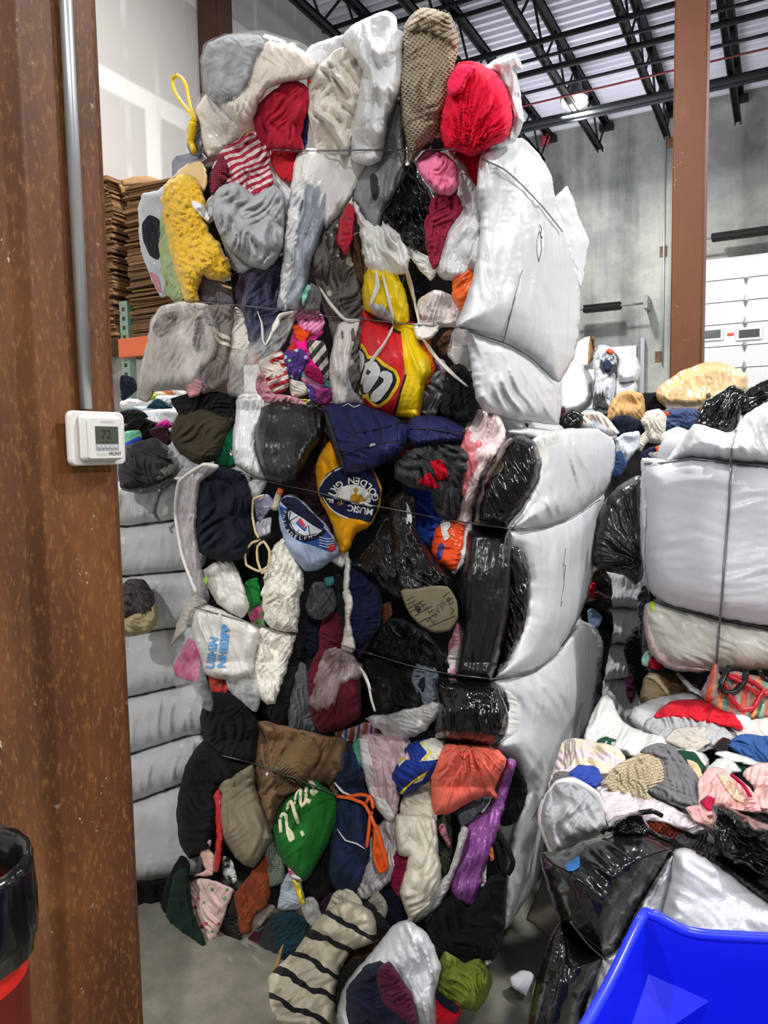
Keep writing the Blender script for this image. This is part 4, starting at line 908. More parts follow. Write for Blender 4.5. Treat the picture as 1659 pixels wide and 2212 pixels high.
for pts in ('880,1306 898,1296', '882,1314 914,1297', '886,1322 920,1304', '896,1330 934,1309', '908,1342 944,1326', '926,1354 984,1330', '956,1290 972,1278', '964,1300 980,1290', '880,1296 894,1288', '890,1300 900,1310 908,1302 916,1312', '916,1318 924,1310 926,1324 936,1316', '922,1342 930,1334 934,1346 940,1340', '964,1296 972,1290 970,1306 980,1300', '972,1312 980,1318 974,1326'):
    wire('sole_groove', pts, LN, .0011, SO.o, [SO], lift=.0005, taut=0, step=4)
G('black_plastic_film', 'torn black plastic film shreds left of the boot', 'plastic film', '762,1222 800,1180 846,1102 866,1140 880,1262 860,1292 820,1262 800,1242', pl('1e1e20', .22, 1.0), off=.1, t=.03, fold=(2.2, 60, 10, 60), jag=5)
G('olive_knit', 'olive knit scrap behind the torn black plastic', 'garment', '846,1166 866,1150 876,1170 858,1182', kn('5a5a40'), off=.15)
G('black_shirt', 'black shirt behind the round emblem shirt', 'shirt', '800,1012 856,1000 872,1060 850,1100 812,1142 790,1150 815,1100', cl('141416'), off=.06)
G('navy_hoodie', 'blackish navy hoodie at the middle bale left', 'hoodie', '428,1042 460,1010 520,1020 542,1062 552,1112 546,1162 530,1202 480,1212 430,1190 421,1120', cl('161a26'), off=.09, t=.12, fold=(1.8, 70, 30, 90))
G('denim_jeans', 'dark denim jeans hem under the navy hoodie', 'jeans', '424,1130 440,1150 482,1192 462,1206 430,1182', st(('1e2c44', '1a2436', '2a3c58'), .02, 60), off=.12)
I = G('clear_plastic_sheet', 'hazy clear sheet curling round the middle bale left edge', 'plastic sheet', '386,1040 440,1004 468,1012 430,1042 420,1122 426,1192 442,1272 426,1282 394,1202 378,1112', pl('b8aeb2', .2, .6, .75), off=.17, t=.05, fold=(1.2, 95, 12, 180))
wire('folded_edge', '470,1008 440,1004 388,1040 379,1110 394,1200 424,1280', pl('d8d5d2', .35, .5), .007, I.o, base='F', off=.23)
G('white_plastic_scrap', 'white plastic scrap right of the navy hoodie', 'plastic film', '528,1052 560,1028 576,1040 546,1092', WB, off=.11, t=.012)
I = G('sock_bundle', 'lavender striped sock tied with beige cord', 'socks', '550,1082 575,1068 592,1086 562,1126 546,1112', st(('b0b0c8', '9a9ab4'), .006, 30), off=.11)
G('white_sock', 'white sock under the lavender sock', 'sock', '548,1132 586,1118 582,1150 556,1162', cl('c8c8d0'), off=.1)
I = G('marker_tube', 'small cream tube with orange cap among the socks', 'tube', '586,1098 598,1062 608,1066 598,1102', plain('d8cdb8', .5), off=.13, t=.012, fold=0.0)
part(I, 'orange_cap', '597,1066 602,1052 613,1056 609,1070', plain('e87a1c', .4), t=.012)
CD = cl('d8c49a')
I = wire('rope', '570,1070 548,1078 545,1110 552,1150 562,1166 545,1172 530,1190 532,1220 560,1234 580,1222 582,1190 570,1170 556,1180 556,1210 566,1238 576,1232', CD, .0042, None, base='F', off=.19)
tag(I, 'beige cord looped below the lavender sock', 'cord')
BS = G('basketball_shirt', 'blue basketball print shirt rolled above the sherpa', 'shirt', '602,1092 616,1072 642,1076 700,1132 726,1172 731,1196 692,1226 660,1231 624,1190 608,1140', cl('9fb0cc'), off=.12, t=.07, fold=(.8, 25, 24, 90))
part(BS, 'navy_inside', '606,1082 620,1073 645,1080 700,1134 690,1140 650,1118 622,1100', cl('1a1f38'), t=.01)
part(BS, 'blue_print', '602,1092 612,1096 622,1100 650,1118 700,1140 728,1178 716,1192 680,1180 640,1166 616,1140', cl('2c5296'), lift=.002)
part(BS, 'ball_ring', '614,1106 624,1100 650,1116 690,1140 706,1146 690,1162 660,1172 632,1160 616,1138', cl('141a2a'), lift=.004)
part(BS, 'basketball', '622,1108 628,1102 650,1117 686,1141 696,1146 682,1156 660,1160 640,1152 626,1134', cl('c2c6cc'), lift=.0055)
for pts in ('625,1126 642,1116', '666,1136 670,1156', '642,1152 646,1144', '627,1104 625,1126 636,1146 658,1158 684,1153'): wire('ball_line', pts, plain('1a2030', .8), .0016, BS.o, [BS], lift=.0062, taut=0, step=4)
part(BS, 'red_emblem', '644,1121 650,1119 660,1134 656,1142 646,1130', cl('b83a48'), lift=.0075, sharp=True)
part(BS, 'blue_emblem', '638,1130 644,1124 656,1142 664,1134 660,1148 654,1146', cl('2c5a9c'), lift=.007, sharp=True)
part(BS, 'red_patch', '708,1184 722,1172 726,1186 712,1192', cl('b02a3a'), lift=.006)
lettering(BS, 'PHILADELPHIA', 655, 1120, 8, 0, WL, arc=(46, 200, 40), lift=.0065)
for k in range(4): wire('stripe', '%d,%d %d,%d %d,%d' % (690, 1160 + 6 * k, 706, 1164 + 6 * k, 722, 1164 + 5 * k), plain('dcdcdc', .8), .0014, BS.o, [BS], lift=.005, taut=0, step=4)
G('sherpa_jacket', 'cream fluffy sherpa jacket upper part at stack left', 'jacket', '588,1192 616,1164 632,1190 656,1242 646,1302 636,1366 600,1361 575,1340 570,1262 580,1222', fl('efe9da'), off=.1, t=.07, fold=(1.8, 85, 16, 80), jag=3)
G('sherpa_jacket', 'cream fluffy sherpa jacket lower part below the strap', 'jacket', '560,1362 600,1362 640,1370 622,1432 592,1522 556,1502 545,1442', fl('efe9dc'), off=.1, t=.06, fold=(1.8, 75, 16, 70), jag=3)
G('white_plastic_bag', 'crumpled whitish bag left of the sherpa', 'bag', '440,1232 495,1208 522,1262 536,1312 522,1332 470,1302', pl('dedcd6', .3, .9), off=.1, fold=(2, 60))
G('green_shirt', 'green shirt glimpse between the white bag and sherpa', 'shirt', '528,1262 556,1250 562,1300 540,1316', cl('1e7a34'), off=.06)
G('pink_print_shirt', 'pink print shirt glimpse beside the sherpa edge', 'shirt', '535,1316 566,1300 574,1400 556,1380', blot('b8487a', '5a8a50', 30), off=.055)
LB = G('white_letter_bag', 'translucent white shopping bag with blue lettering', 'bag', '420,1322 450,1310 500,1330 560,1362 551,1420 545,1455 500,1470 442,1452 418,1382', pl('dcdad4', .28, .7), off=.11, t=.08, fold=(1.2, 80, 24, 140))
BLL = plain('5fa0d4', .5)
lettering(LB, 'USHIN', 457, 1410, 17, -82, BLL, bold=.05, sx=1.0); lettering(LB, 'NHEBPP', 482, 1396, 17, -84, BLL, bold=.05, sx=1.1)
G('magenta_shirt', 'magenta shirt in the clear bag at lower left', 'shirt', '376,1442 408,1380 424,1400 432,1442 426,1472 386,1462', cl('b8206e'), off=.17)
G('clear_plastic_bag', 'clear bag hanging loose at the lower left edge', 'bag', '372,1440 405,1350 420,1330 424,1400 440,1455 456,1500 455,1532 400,1512 376,1470', CLEAR(), off=.22, t=.05, fold=(2,))
G('red_patterned_shirt', 'red orange patterned cloth below the blue lettering', 'shirt', '450,1448 496,1464 490,1496 456,1492', blot('c03a2c', '6a1c1c', 45), off=.1)
G('clear_plastic_bag', 'hazy clear bag bottom left of the sherpa hem', 'bag', '490,1464 548,1440 560,1500 552,1536 520,1512 496,1490', HAZY(), off=.14, t=.03, fold=(2,))
G('grey_sheet', 'grey white sheet fold at the left edge above the clear bag', 'sheet', '372,1390 398,1310 425,1284 445,1300 412,1320 400,1360', cl('b3afa9'), off=.15)
G('grey_shirt', 'dark grey polo shirt folded in the bale centre', 'shirt', '660,1312 680,1258 716,1268 726,1310 700,1336 674,1334', cl('4c4c4e'), off=.1, fold=(2.4,))
G('black_floral_shirt', 'black paisley shirt beside the stringy white plastic', 'shirt', '718,1242 746,1240 752,1382 736,1380', sp('141416', ('4a4a4a',), 60, .22), off=.06)
G('navy_sweatshirt', 'navy sweatshirt right of the stringy white plastic', 'sweatshirt', '745,1212 792,1242 822,1292 816,1362 770,1402 750,1382', cl('191f3c'), off=.08, t=.07)
G('purple_plaid_shirt', 'purple plaid shirt edge below the navy sweatshirt', 'shirt', '790,1330 818,1300 822,1350 800,1392 775,1420 766,1404', st(('3a2c50', '6a4a80', '241c34'), .03, 30), off=.06)
G('brown_boot', 'brown leather boot heel behind the black film', 'boot', '824,1310 842,1300 846,1330 828,1352', cl('5c3a24', .5), off=.07)
G('navy_shirt', 'dark navy shirt left of the maroon cloth', 'shirt', '656,1340 700,1330 692,1400 672,1420 650,1400', cl('181c30'), off=.05)
G('maroon_shirt', 'maroon shirt above the lower strap', 'shirt', '698,1332 728,1322 744,1376 740,1402 690,1412', cl('5e1c2c'), off=.07)
G('maroon_sweatshirt', 'maroon sweatshirt below the lower strap under torn film', 'sweatshirt', '664,1462 690,1406 740,1402 772,1432 777,1542 740,1572 690,1582 670,1542', cl('5a1826'), off=.08, t=.08, fold=(1.4, 90, 22, 120))
G('torn_plastic_film', 'torn hazy film veiling the maroon sweatshirt', 'plastic film', '668,1512 700,1408 745,1400 770,1420 787,1450 780,1462 738,1482 722,1532 676,1536', pl('d8c8c8', .25, .7, .5, stretch=(1, 1, .3)), off=.15, t=.025, fold=(2, (752, 1385), 10, 70), back=False, jag=4)
I = G('stringy_white_plastic', 'twisted stringy white plastic hanging at stack centre', 'plastic film', '746,1206 756,1210 752,1270 762,1300 756,1340 768,1400 756,1408 738,1400 748,1340 744,1290', pl('dcd9cf', .35, 1.0), off=.16, t=.02, jag=3)
for pts in ('784,1452 796,1480 802,1510 810,1536', '776,1440 790,1460 800,1490', '752,1265 742,1280 748,1292'): wire('plastic_strand', pts, pl('dcd9cf', .35, 1.0), .004, I.o, base='F', off=.17)
G('black_pants', 'black strap of trousers slanting down left of the grey sweatpants', 'trousers', '578,1532 610,1442 628,1374 656,1380 640,1452 612,1562 590,1560', cl('131315'), off=.11)
G('grey_sweatpants', 'dark grey sweatpants leg left of the maroon sweatshirt', 'sweatpants', '626,1572 620,1502 640,1432 660,1440 672,1522 680,1582 642,1582', cl('55585c'), off=.1, fold=(1.6, 85))
G('black_leather_jacket', 'black leather jacket in the dark centre hollow', 'jacket', '782,1422 802,1392 880,1402 930,1450 906,1552 830,1562 788,1502', cl('151517', .4), off=.03, t=.09, fold=(2.4, 50, 30, 90))
G('black_leather_jacket', 'black leather sleeve above the lower strap', 'jacket', '800,1400 826,1345 870,1340 920,1370 985,1440 960,1456 890,1440', cl('171719', .4), off=.04, t=.08, fold=(2, 40))
G('blue_grey_shirt', 'blue grey cloth under the strap beside the black bag', 'shirt', '890,1462 915,1414 946,1456 946,1522 926,1536 905,1502', blot('5c6470', '4a525e', 40), off=.12)
G('torn_plastic_film', 'torn whitish film strip over the lower bale top', 'plastic film', '790,1552 850,1542 930,1520 952,1520 940,1552 900,1588 868,1592 830,1582', pl('cfcfcd', .25, .9, .7), off=.15, t=.025, fold=(2, 15, 12, 80), jag=4)
G('striped_knit', 'rainbow striped knit edge under the maroon sweatshirt', 'knit', '724,1582 760,1572 792,1562 818,1582 772,1602 730,1597', st(('c89a98', '3a4a8a', '9a9a94', 'a03a3a', '5a5238'), .04, 8), off=.1)
G('pink_white_strip', 'pink and white cloth strip beside the tall black bag', 'cloth', '970,1392 990,1346 999,1390 984,1456 968,1454', blot('c07a8c', 'd0c8c8', 16), off=.13)
G('white_feather_scrap', 'white torn logo scrap on the black plastic', 'plastic film', '872,1082 880,1090 890,1120 884,1150 876,1140 880,1116', plain('c8c8c8', .5), off=.19, t=.003)
for i, (pts, m, lab) in enumerate((('690,1200 745,1185 752,1200 738,1225 720,1215', WB, 'white shirt corner below the mustard shirt'), ('700,1250 720,1245 722,1262 705,1268', cl('3a7a78'), 'tiny teal scrap above the grey polo shirt'), ('430,1256 448,1244 446,1266', plain('a8e04a', .5), 'lime green scrap on the crumpled whitish bag'))):
    G('cloth_scrap', lab, 'cloth', pts, m, off=.11)

# --- bottom bale
G('black_sweatshirt', 'black fleece sweatshirt at the lower bale top left', 'sweatshirt', '434,1552 450,1500 500,1500 556,1562 552,1642 500,1642 448,1602', cl('121213'), off=.09, t=.12)
G('black_coat', 'long black coat bulging at the lower left edge', 'coat', '384,1752 400,1662 440,1602 540,1642 562,1652 472,1702 470,1762 452,1832 412,1852 390,1822', cl('111112'), off=.08, t=.12)
G('khaki_pants', 'khaki trousers bulging beside the black coat', 'trousers', '468,1722 480,1690 545,1648 552,1702 572,1762 587,1812 547,1872 510,1852 480,1802', cl('7d745f'), off=.12, t=.11, fold=(.9, 95, 30, 160))
G('tan_coat', 'tan brown coat folded above the green shirt', 'coat', '550,1642 560,1562 622,1570 700,1590 746,1602 737,1700 726,1722 700,1690 642,1702 602,1742 585,1802 560,1722', cl('7a5f45'), off=.1, t=.09, fold=(3.2, 75, 30, 160))
I = G('tan_sleeve', 'tan sleeve with ribbed corduroy cuff on the coat', 'sleeve', '588,1662 650,1588 690,1610 686,1642 650,1692 638,1682', cl('6f5a3c'), off=.19, t=.05, fold=(.8,))
part(I, 'corduroy_cuff', '588,1664 604,1642 650,1684 640,1692', kn('7d6a4c', 40, 52, rib=True), t=.008)
G('tan_pouch', 'small tan corduroy pocket below the sleeve cuff', 'pocket', '566,1690 604,1672 650,1700 600,1722 570,1714', kn('735c3e', 70, 70, rib=True), off=.18, t=.03)
wire('snap', '576,1672 580,1673', plain('d8d8d4', .3, .5), .007, BALES[0], base='F', off=.23, step=2)
GS = G('green_shirt', 'kelly green shirt with cream script lettering', 'shirt', '592,1772 622,1720 664,1678 728,1724 722,1782 692,1850 657,1902 620,1872 594,1832', cl('1c6426'), off=.13, t=.07, fold=(1.0, 100, 26, 150))
CRM = plain('d8d3b0', .8)
for pts, r in (('607,1798 605,1770 611,1758 618,1762 620,1785 630,1800 634,1812 628,1816 622,1800 620,1778', .0062), ('620,1752 624,1736 630,1732 636,1752 644,1778', .0066), ('636,1738 640,1715 650,1702', .004), ('650,1706 649,1730 653,1742 660,1730 662,1700', .006), ('660,1728 670,1732', .008), ('673,1706 676,1716 684,1708', .007), ('664,1672 672,1690 680,1700', .008), ('651,1796 656,1806', .006)):
    wire('lettering', pts, CRM, r, GS.o, [GS], lift=.0015, taut=0, step=4, flat=1.0)
G('black_pants', 'black trousers right of the green shirt', 'trousers', '650,1902 690,1852 722,1772 730,1852 712,1932 680,1942', cl('0f0f11'), off=.1)
G('navy_hoodie', 'navy hoodie hanging in the lower bale centre', 'hoodie', '716,1690 736,1620 762,1608 797,1690 792,1762 797,1852 772,1922 736,1932 712,1892 722,1762', cl('212c4a'), off=.1, t=.08, fold=(1.6, 85, 26, 120))
G('mint_shirt', 'mint green cloth beside the light pink sweatshirt', 'shirt', '757,1622 775,1594 792,1620 786,1664 770,1650', cl('4f9a80'), off=.15)
G('light_pink_sweatshirt', 'light pink sweatshirt folded at the lower bale top', 'sweatshirt', '782,1590 872,1588 892,1640 862,1702 852,1762 802,1722 790,1642', cl('cbb2b6'), off=.11, t=.07, fold=(2.2, 40, 24, 80))
G('white_plastic_strip', 'white plastic strip across the light pink sweatshirt', 'plastic film', '776,1600 792,1600 802,1640 822,1702 852,1762 836,1772 802,1722 786,1660', pl('d4d4d4', .3, .6), off=.17, t=.015)
RY = G('royal_blue_shirt', 'royal blue shirt with yellow lightning bolts', 'shirt', '844,1682 880,1614 916,1598 960,1600 956,1640 932,1682 872,1716 850,1702', cl('1f3786'), off=.14, t=.06, fold=(1.2,))
YL = cl('e4c81c'); CR = cl('cfcdc2')
part(RY, 'cream_panel', '906,1604 934,1594 962,1598 958,1622 948,1640 908,1644 922,1626', CR, lift=.003)
part(RY, 'yellow_bolt', '908,1604 914,1602 928,1624 906,1646 918,1640 934,1624', YL, lift=.005, sharp=True)
part(RY, 'cream_bolt', '860,1648 880,1634 876,1642 862,1656', CR, lift=.003, sharp=True)
part(RY, 'yellow_bolt', '862,1640 882,1632 878,1637 861,1646', YL, lift=.005, sharp=True)
part(RY, 'yellow_bolt', '862,1712 892,1686 924,1664 918,1676 898,1686 880,1702 868,1716', YL, lift=.005, sharp=True)
part(RY, 'cream_bolt', '896,1688 920,1674 912,1686 894,1694', CR, lift=.004, sharp=True)
I = G('coral_dress', 'coral orange gathered skirt draped at lower right', 'skirt', '932,1682 948,1640 966,1608 1050,1612 1092,1640 1066,1702 1072,1722 1050,1716 1000,1738 978,1752 940,1756', cl('dd6a58'), off=.17, t=.07, fold=(1.4, (1010, 1590), 14, 90))
part(I, 'bow_tie', '994,1632 1016,1612 1022,1618 1004,1642', cl('dd6a58'), t=.012)
G('purple_plastic_bag', 'purple plastic sack hanging at the lower right', 'bag', '1096,1642 1112,1646 1098,1702 1077,1782 1062,1832 1042,1902 1022,1957 984,1946 974,1912 1000,1842 1012,1782 1050,1752 1076,1702', pl('8a4f94', .25, .7), off=.11, t=.05, fold=(1.6, 105, 14, 100))
G('black_jacket', 'black jacket at the lower bale right edge', 'jacket', '1108,1650 1130,1680 1137,1712 1117,1772 1085,1782 1078,1742', cl('121213'), off=.07)
G('grey_blue_cloth', 'grey blue cloth scrap under the coral skirt', 'cloth', '990,1752 1040,1722 1058,1730 1020,1770 996,1786', cl('4f565e'), off=.13)
G('cream_sweatshirt', 'cream sweatshirt upper fold below the royal blue shirt', 'sweatshirt', '866,1762 872,1722 932,1688 942,1772 900,1776', cl('cfcab8'), off=.12)
G('cream_sweatshirt', 'big cream sweatshirt hanging in the lower bale', 'sweatshirt', '856,1764 936,1770 946,1852 952,1912 932,1962 892,1992 866,1932 884,1852 862,1842', cl('d1ccba'), off=.14, t=.08, fold=(1.6, 80, 30, 120))
G('grey_scarf', 'pale grey scarf strip slanting past the purple sack', 'scarf', '946,1912 972,1882 998,1790 1010,1792 986,1872 952,1950 902,1992 880,1987', cl('b2b1b0'), off=.18, t=.03, fold=(1, 115, 12, 160))
G('crimson_shirt', 'crimson cloth fold left of the cream sweatshirt', 'shirt', '844,1882 860,1832 884,1852 868,1932 882,1962 850,1922', cl('861c40'), off=.13)
G('white_tattered_shirt', 'white tattered cloth right of the navy hoodie', 'shirt', '788,1832 830,1772 864,1762 858,1842 842,1902 792,1942 766,1932 780,1880', cl('c9c4c6'), off=.12, fold=(2,))
G('camo_shirt', 'green and black print shirt behind the grey scarf', 'shirt', '938,1776 970,1760 976,1840 960,1890 944,1850', blot('3a4a2a', '15181a', 24), off=.09)
G('pink_tweed_scrap', 'pink tweed cloth scrap below the coral skirt', 'cloth', '946,1790 958,1778 974,1820 970,1832', blot('b06a78', '5a3a44', 90), off=.14)
I = G('orange_mesh_bag', 'orange mesh strap bag hanging over the navy hoodie', 'bag', '805,1790 815,1782 836,1850 832,1880 818,1884 806,1840', pl('ee6420', .3, .6), off=.18, t=.015)
OM = pl('e8601e', .35, .6)
for pts in ('728,1720 756,1724 786,1736 800,1760 812,1790', '745,1722 780,1716 800,1722 806,1745 800,1762', '790,1736 800,1718', '800,1760 796,1800 792,1830', '812,1790 824,1830 836,1870 822,1884 808,1850 812,1792'): wire('mesh_strap', pts, OM, .0055, I.o, base='F', off=.2)
G('black_coat', 'black coat at the lower right touching the floor', 'coat', '918,1992 980,1932 1012,1962 1062,1892 1092,1902 1087,2012 1062,2072 962,2062 930,2032', cl('101011'), off=.12, t=.1)
I = G('black_backpack_strap', 'black bag with loop strap and white tag at lower right', 'bag', '1022,1870 1040,1800 1072,1792 1090,1830 1092,1892 1060,1912 1030,1900', cl('141416'), off=.12)
wire('loop_strap', '1078,1800 1096,1830 1108,1862 1100,1886 1088,1880 1082,1850 1072,1820', cl('141416'), .008, I.o, base='F', off=.15)
part(I, 'white_tag', '1028,1868 1051,1866 1050,1914 1027,1914', plain('dcdcdc', .5), t=.004, sharp=True, lift=.01)
part(I, 'orange_tag', '1056,1822 1064,1830 1068,1856 1060,1858', cl('d07a4a'), t=.004)
for nm, lab, pts, m, of in (
    ('red_ribbon', 'shiny red ribbon hanging beside the khaki trousers', '462,1716 474,1708 480,1772 478,1832 472,1880 463,1880 468,1800', pl('b01c28', .18, .5), .2),
    ('maroon_shirt', 'maroon shirt glimpse behind the red ribbon', '430,1770 450,1720 468,1724 466,1780 440,1790', cl('35141c'), .12),
    ('pink_slipper', 'pale pink slipper with dark opening at lower left', '414,1792 426,1780 442,1788 456,1818 450,1830 424,1818', cl('d8b4b0'), .18),
    ('pink_shirt', 'pink shirt scrap below the pink slipper', '430,1838 446,1828 462,1850 458,1890 420,1892 444,1880', cl('cfa49c'), .17),
    ('black_white_print', 'black and white print cloth beside the ribbon', '482,1850 500,1856 512,1900 508,1912 484,1890', blot('141416', 'c8c8c8', 34), .15),
    ('floral_bag', 'pale pink floral print pillow bag near the floor', '404,1922 430,1900 470,1908 502,1922 496,1938 478,1992 457,2042 430,2042 404,1982', sp('d0b4ac', ('b83a5c', '5a8a5a', 'c8506a', '6a9a60'), 34, .26), .16),
    ('dark_green_shirt', 'dark green shirt trailing on the floor at lower left', '376,1892 402,1880 412,1962 442,2042 424,2082 392,2042 362,1992', cl('16291f'), .24),
    ('black_sweater', 'black sweater slumped at the far lower left', '350,1960 362,1902 392,1850 410,1872 384,1950 366,2040 352,2020', cl('0e0f10'), .2),
    ('rust_shirt', 'rust orange shirt hanging beside the floral bag', '508,1932 550,1880 575,1850 582,1902 576,1952 545,1978 540,2012 520,2014 514,1970', cl('7c3a22'), .15),
    ('grey_knit_sweater', 'grey green knit sweater right of the khaki trousers', '572,1832 590,1812 612,1860 612,1902 580,1912', kn('7f897c'), .15),
    ('black_plastic_bag', 'black plastic bag hanging low beside the floral bag', '470,1962 505,1930 520,2002 520,2052 482,2064', SHINY(), .12),
    ('teal_shirt', 'dark teal shirt hanging low in the lower bale', '590,1982 630,1970 664,1990 652,2042 612,2084 596,2032', cl('14323a'), .14),
    ('light_denim_shirt', 'pale blue denim shirt below the green shirt', '602,1962 612,1900 640,1880 658,1942 650,1962', cl('9aa3b0'), .15),
    ('yellow_ribbon', 'yellow ribbon scrap below the green shirt', '632,1900 646,1910 658,1950 650,1954', cl('d8c02c'), .19),
    ('magenta_print_scrap', 'magenta print scrap under the green shirt hem', '622,1874 648,1892 652,1906 626,1894', blot('a83a6c', 'c8c0c8', 30), .17),
    ('taupe_shirt', 'taupe shirt below the rust shirt', '536,2016 545,1982 584,1955 592,1962 560,2002', cl('847a6e'), .13),
    ('charcoal_sweater', 'charcoal sweater low in the lower bale', '560,2030 592,1975 602,2040 590,2092 564,2082', cl('2c2e30'), .12),
    ('maroon_shirt', 'maroon shirt low beside the charcoal sweater', '534,2030 562,2012 560,2090 542,2080', cl('4a1c2c'), .11),
    ('grey_blue_jeans', 'grey blue jeans leg trailing to the floor', '505,2100 526,2040 540,2060 540,2090 520,2124', cl('6a7280'), .14),
    ('navy_jacket', 'navy jacket hanging below the white tattered cloth', '820,1932 850,1922 872,1962 866,2012 846,2030 824,1990', cl('151a2c'), .12),
    ('grey_hat', 'light grey hat left of the navy jacket', '795,1948 816,1926 838,1960 830,1990 812,1980', cl('a8a49a'), .14),
    ('dark_grey_sleeve', 'dark grey sleeve under the grey hat', '784,1952 800,1950 840,1996 842,2012 806,2002', cl('2a2c2c'), .15),
    ('cream_fluffy_scarf', 'cream fluffy cloth above the striped sweater', '700,1990 722,1930 752,1918 780,1950 772,1990 740,2000', cl('cfc8b4'), .17),
    ('purple_shirt', 'dark purple cloth glimpse left of the cream cloth', '694,1950 720,1928 716,1980 698,1992', cl('381c30'), .13),
    ('white_film_scrap', 'white film scrap hanging below the black trousers', '648,1950 676,1938 700,1990 690,2012 664,1990', pl('c4c4c2', .3, .8, .8), .18),
    ('white_paper_scrap', 'white film shred tip beside the black floor coat', '1044,2070 1054,2062 1062,2078 1050,2086', plain('d8d8d8', .6), .14)):
    G(nm, lab, 'clothes', pts, m, off=of)

# --- fallen on the floor in front
SW = G('striped_sweater', 'cream and black striped fluffy sweater spilling onto the floor', 'sweater', '588,2230 584,2112 642,2052 690,1984 720,1960 752,1948 800,1968 812,2010 806,2034 760,2052 732,2092 722,2150 716,2230', st(('d3ccb4', 'd3ccb4', 'd3ccb4', '17181a'), .085, -62, True, .08), off=.3, t=.13, fold=(2.2, 100, 26, 90))
G('cardboard_strip', 'tan cardboard strip leaning beside the striped sweater', 'cardboard', '562,2230 578,2130 602,2055 612,2040 596,2120 588,2230', cl('a58252'), off=.25, t=.012, sharp=True)
G('brown_boot', 'brown boot half hidden behind the striped sweater', 'boot', '726,2120 760,2056 800,2036 812,2060 780,2110 740,2150', cl('4a3a2a'), off=.25)
G('black_grey_cloth', 'dark grey cloth right of the striped sweater', 'cloth', '716,2230 724,2130 752,2082 800,2072 760,2140 744,2230', cl('2a2a28'), off=.28)
WBG = G('white_plastic_bag', 'white plastic bag with clothes lying on the floor front', 'bag', '736,2230 740,2142 776,2090 805,2058 850,2002 880,1990 922,2020 952,2092 940,2142 932,2230', pl('cdd0d4', .28, .8), off=.4, t=.12, fold=(2, 70, 20, 90))
G('navy_sweatshirt', 'navy sweatshirt bursting from the white floor bag', 'sweatshirt', '750,2142 790,2090 822,2076 850,2100 872,2142 896,2230 760,2230', cl('171a2e'), off=.5, t=.1)
G('plum_sweatshirt', 'plum purple sweatshirt on the navy one in the white bag', 'sweatshirt', '812,2102 840,2080 862,2108 890,2150 902,2200 898,2230 850,2190 826,2170', cl('4a1632'), off=.56, t=.07)
G('olive_green_jacket', 'olive green jacket lying on the floor beside white bag', 'jacket', '950,2082 962,2058 1000,2082 1036,2074 1060,2110 1056,2140 1030,2182 984,2172 945,2142', cl('6d7b2a'), off=.34, t=.1, fold=(2, 35))
I = G('red_navy_cap', 'red and navy cloth on the floor beside the olive jacket', 'cap', '932,2142 950,2148 990,2172 992,2190 972,2230 940,2210 930,2190', cl('c01a28'), off=.42)
part(I, 'navy_band', '938,2146 956,2148 992,2176 984,2190 950,2168', cl('1a2233'), t=.006)
G('paper_sheet', 'scrap of white paper on the floor beside the black bag', 'paper', '1102,2112 1130,2097 1152,2106 1146,2128 1134,2150 1108,2132', plain('dfe2ea', .6), ('Z', .04, .7), t=.012, fold=.5)
# straps round the bales
SM_ = STRAP()
for b, pts in ((2, '590,324 700,326 800,324 905,324 990,322'), (2, '398,650 500,658 600,668 700,682 790,690 900,702 985,706 1010,711'), (2, '1010,711 1045,723 1100,742 1150,773 1206,825'), (2, '1040,342 1090,366 1130,402 1175,450 1215,500'),
               (1, '520,1022 580,1040 680,1062 760,1084 850,1100 960,1122 1060,1136 1104,1142'), (1, '1104,1142 1180,1137 1240,1114 1306,1066'), (1, '420,1312 480,1328 560,1352 640,1372'), (1, '740,1395 800,1412 880,1436 960,1454 1062,1467'), (1, '1062,1467 1150,1451 1202,1413 1250,1350'), (0, '480,1632 560,1652 660,1690 728,1718'), (0, '1150,1770 1190,1690 1250,1600 1282,1540')):
    wire('strap', pts, SM_, .0022, BALES[b], None, lift=.003, taut=2)
wire('strap', '1128,585 1118,625 1105,670 1088,738', SM_, .002, BALES[2], None, lift=.003, taut=2)
# loose white shreds over the front
for i, (lab, pts, r, mt) in enumerate((('thin white plastic strand across the red bag', '846,690 850,702 832,740 810,770 790,800 780,830', .0045, 'F'), ('white plastic strand left of the yellow bag top', '812,585 815,620 800,660', .006, 'F'), ('white plastic strand beside the yellow bag top', '826,590 838,640 850,690', .005, 'F'), ('long white strand right of the yellow bag', '872,560 888,620 902,680 905,700', .005, 'F'), ('white strand crossing towards the black sweatshirt', '912,730 940,770 980,810 1010,835', .006, 'F'),
        ('white frayed strand on the navy fleece', '556,672 566,700 568,735 574,748', .003, 'F'), ('white frayed strand over the star pajamas', '690,620 712,655 745,690 775,692', .006, 'F'), ('curved white strip right of the navy fleece', '642,672 606,682 588,720 574,745', .007, 'F'), ('white frayed strand on the lower navy hoodie', '722,1690 742,1712 760,1718', .004, 'F'), ('white strand on the navy hoodie front', '728,1790 746,1815 770,1822 790,1835', .0025, 'F'))):
    o = wire('plastic_strand', pts, pl('e2e0da', .35, 1.0), r, None, lift=.006, taut=2, flat=1.6, taper=True)
    if o: tag(o, lab, 'strand')

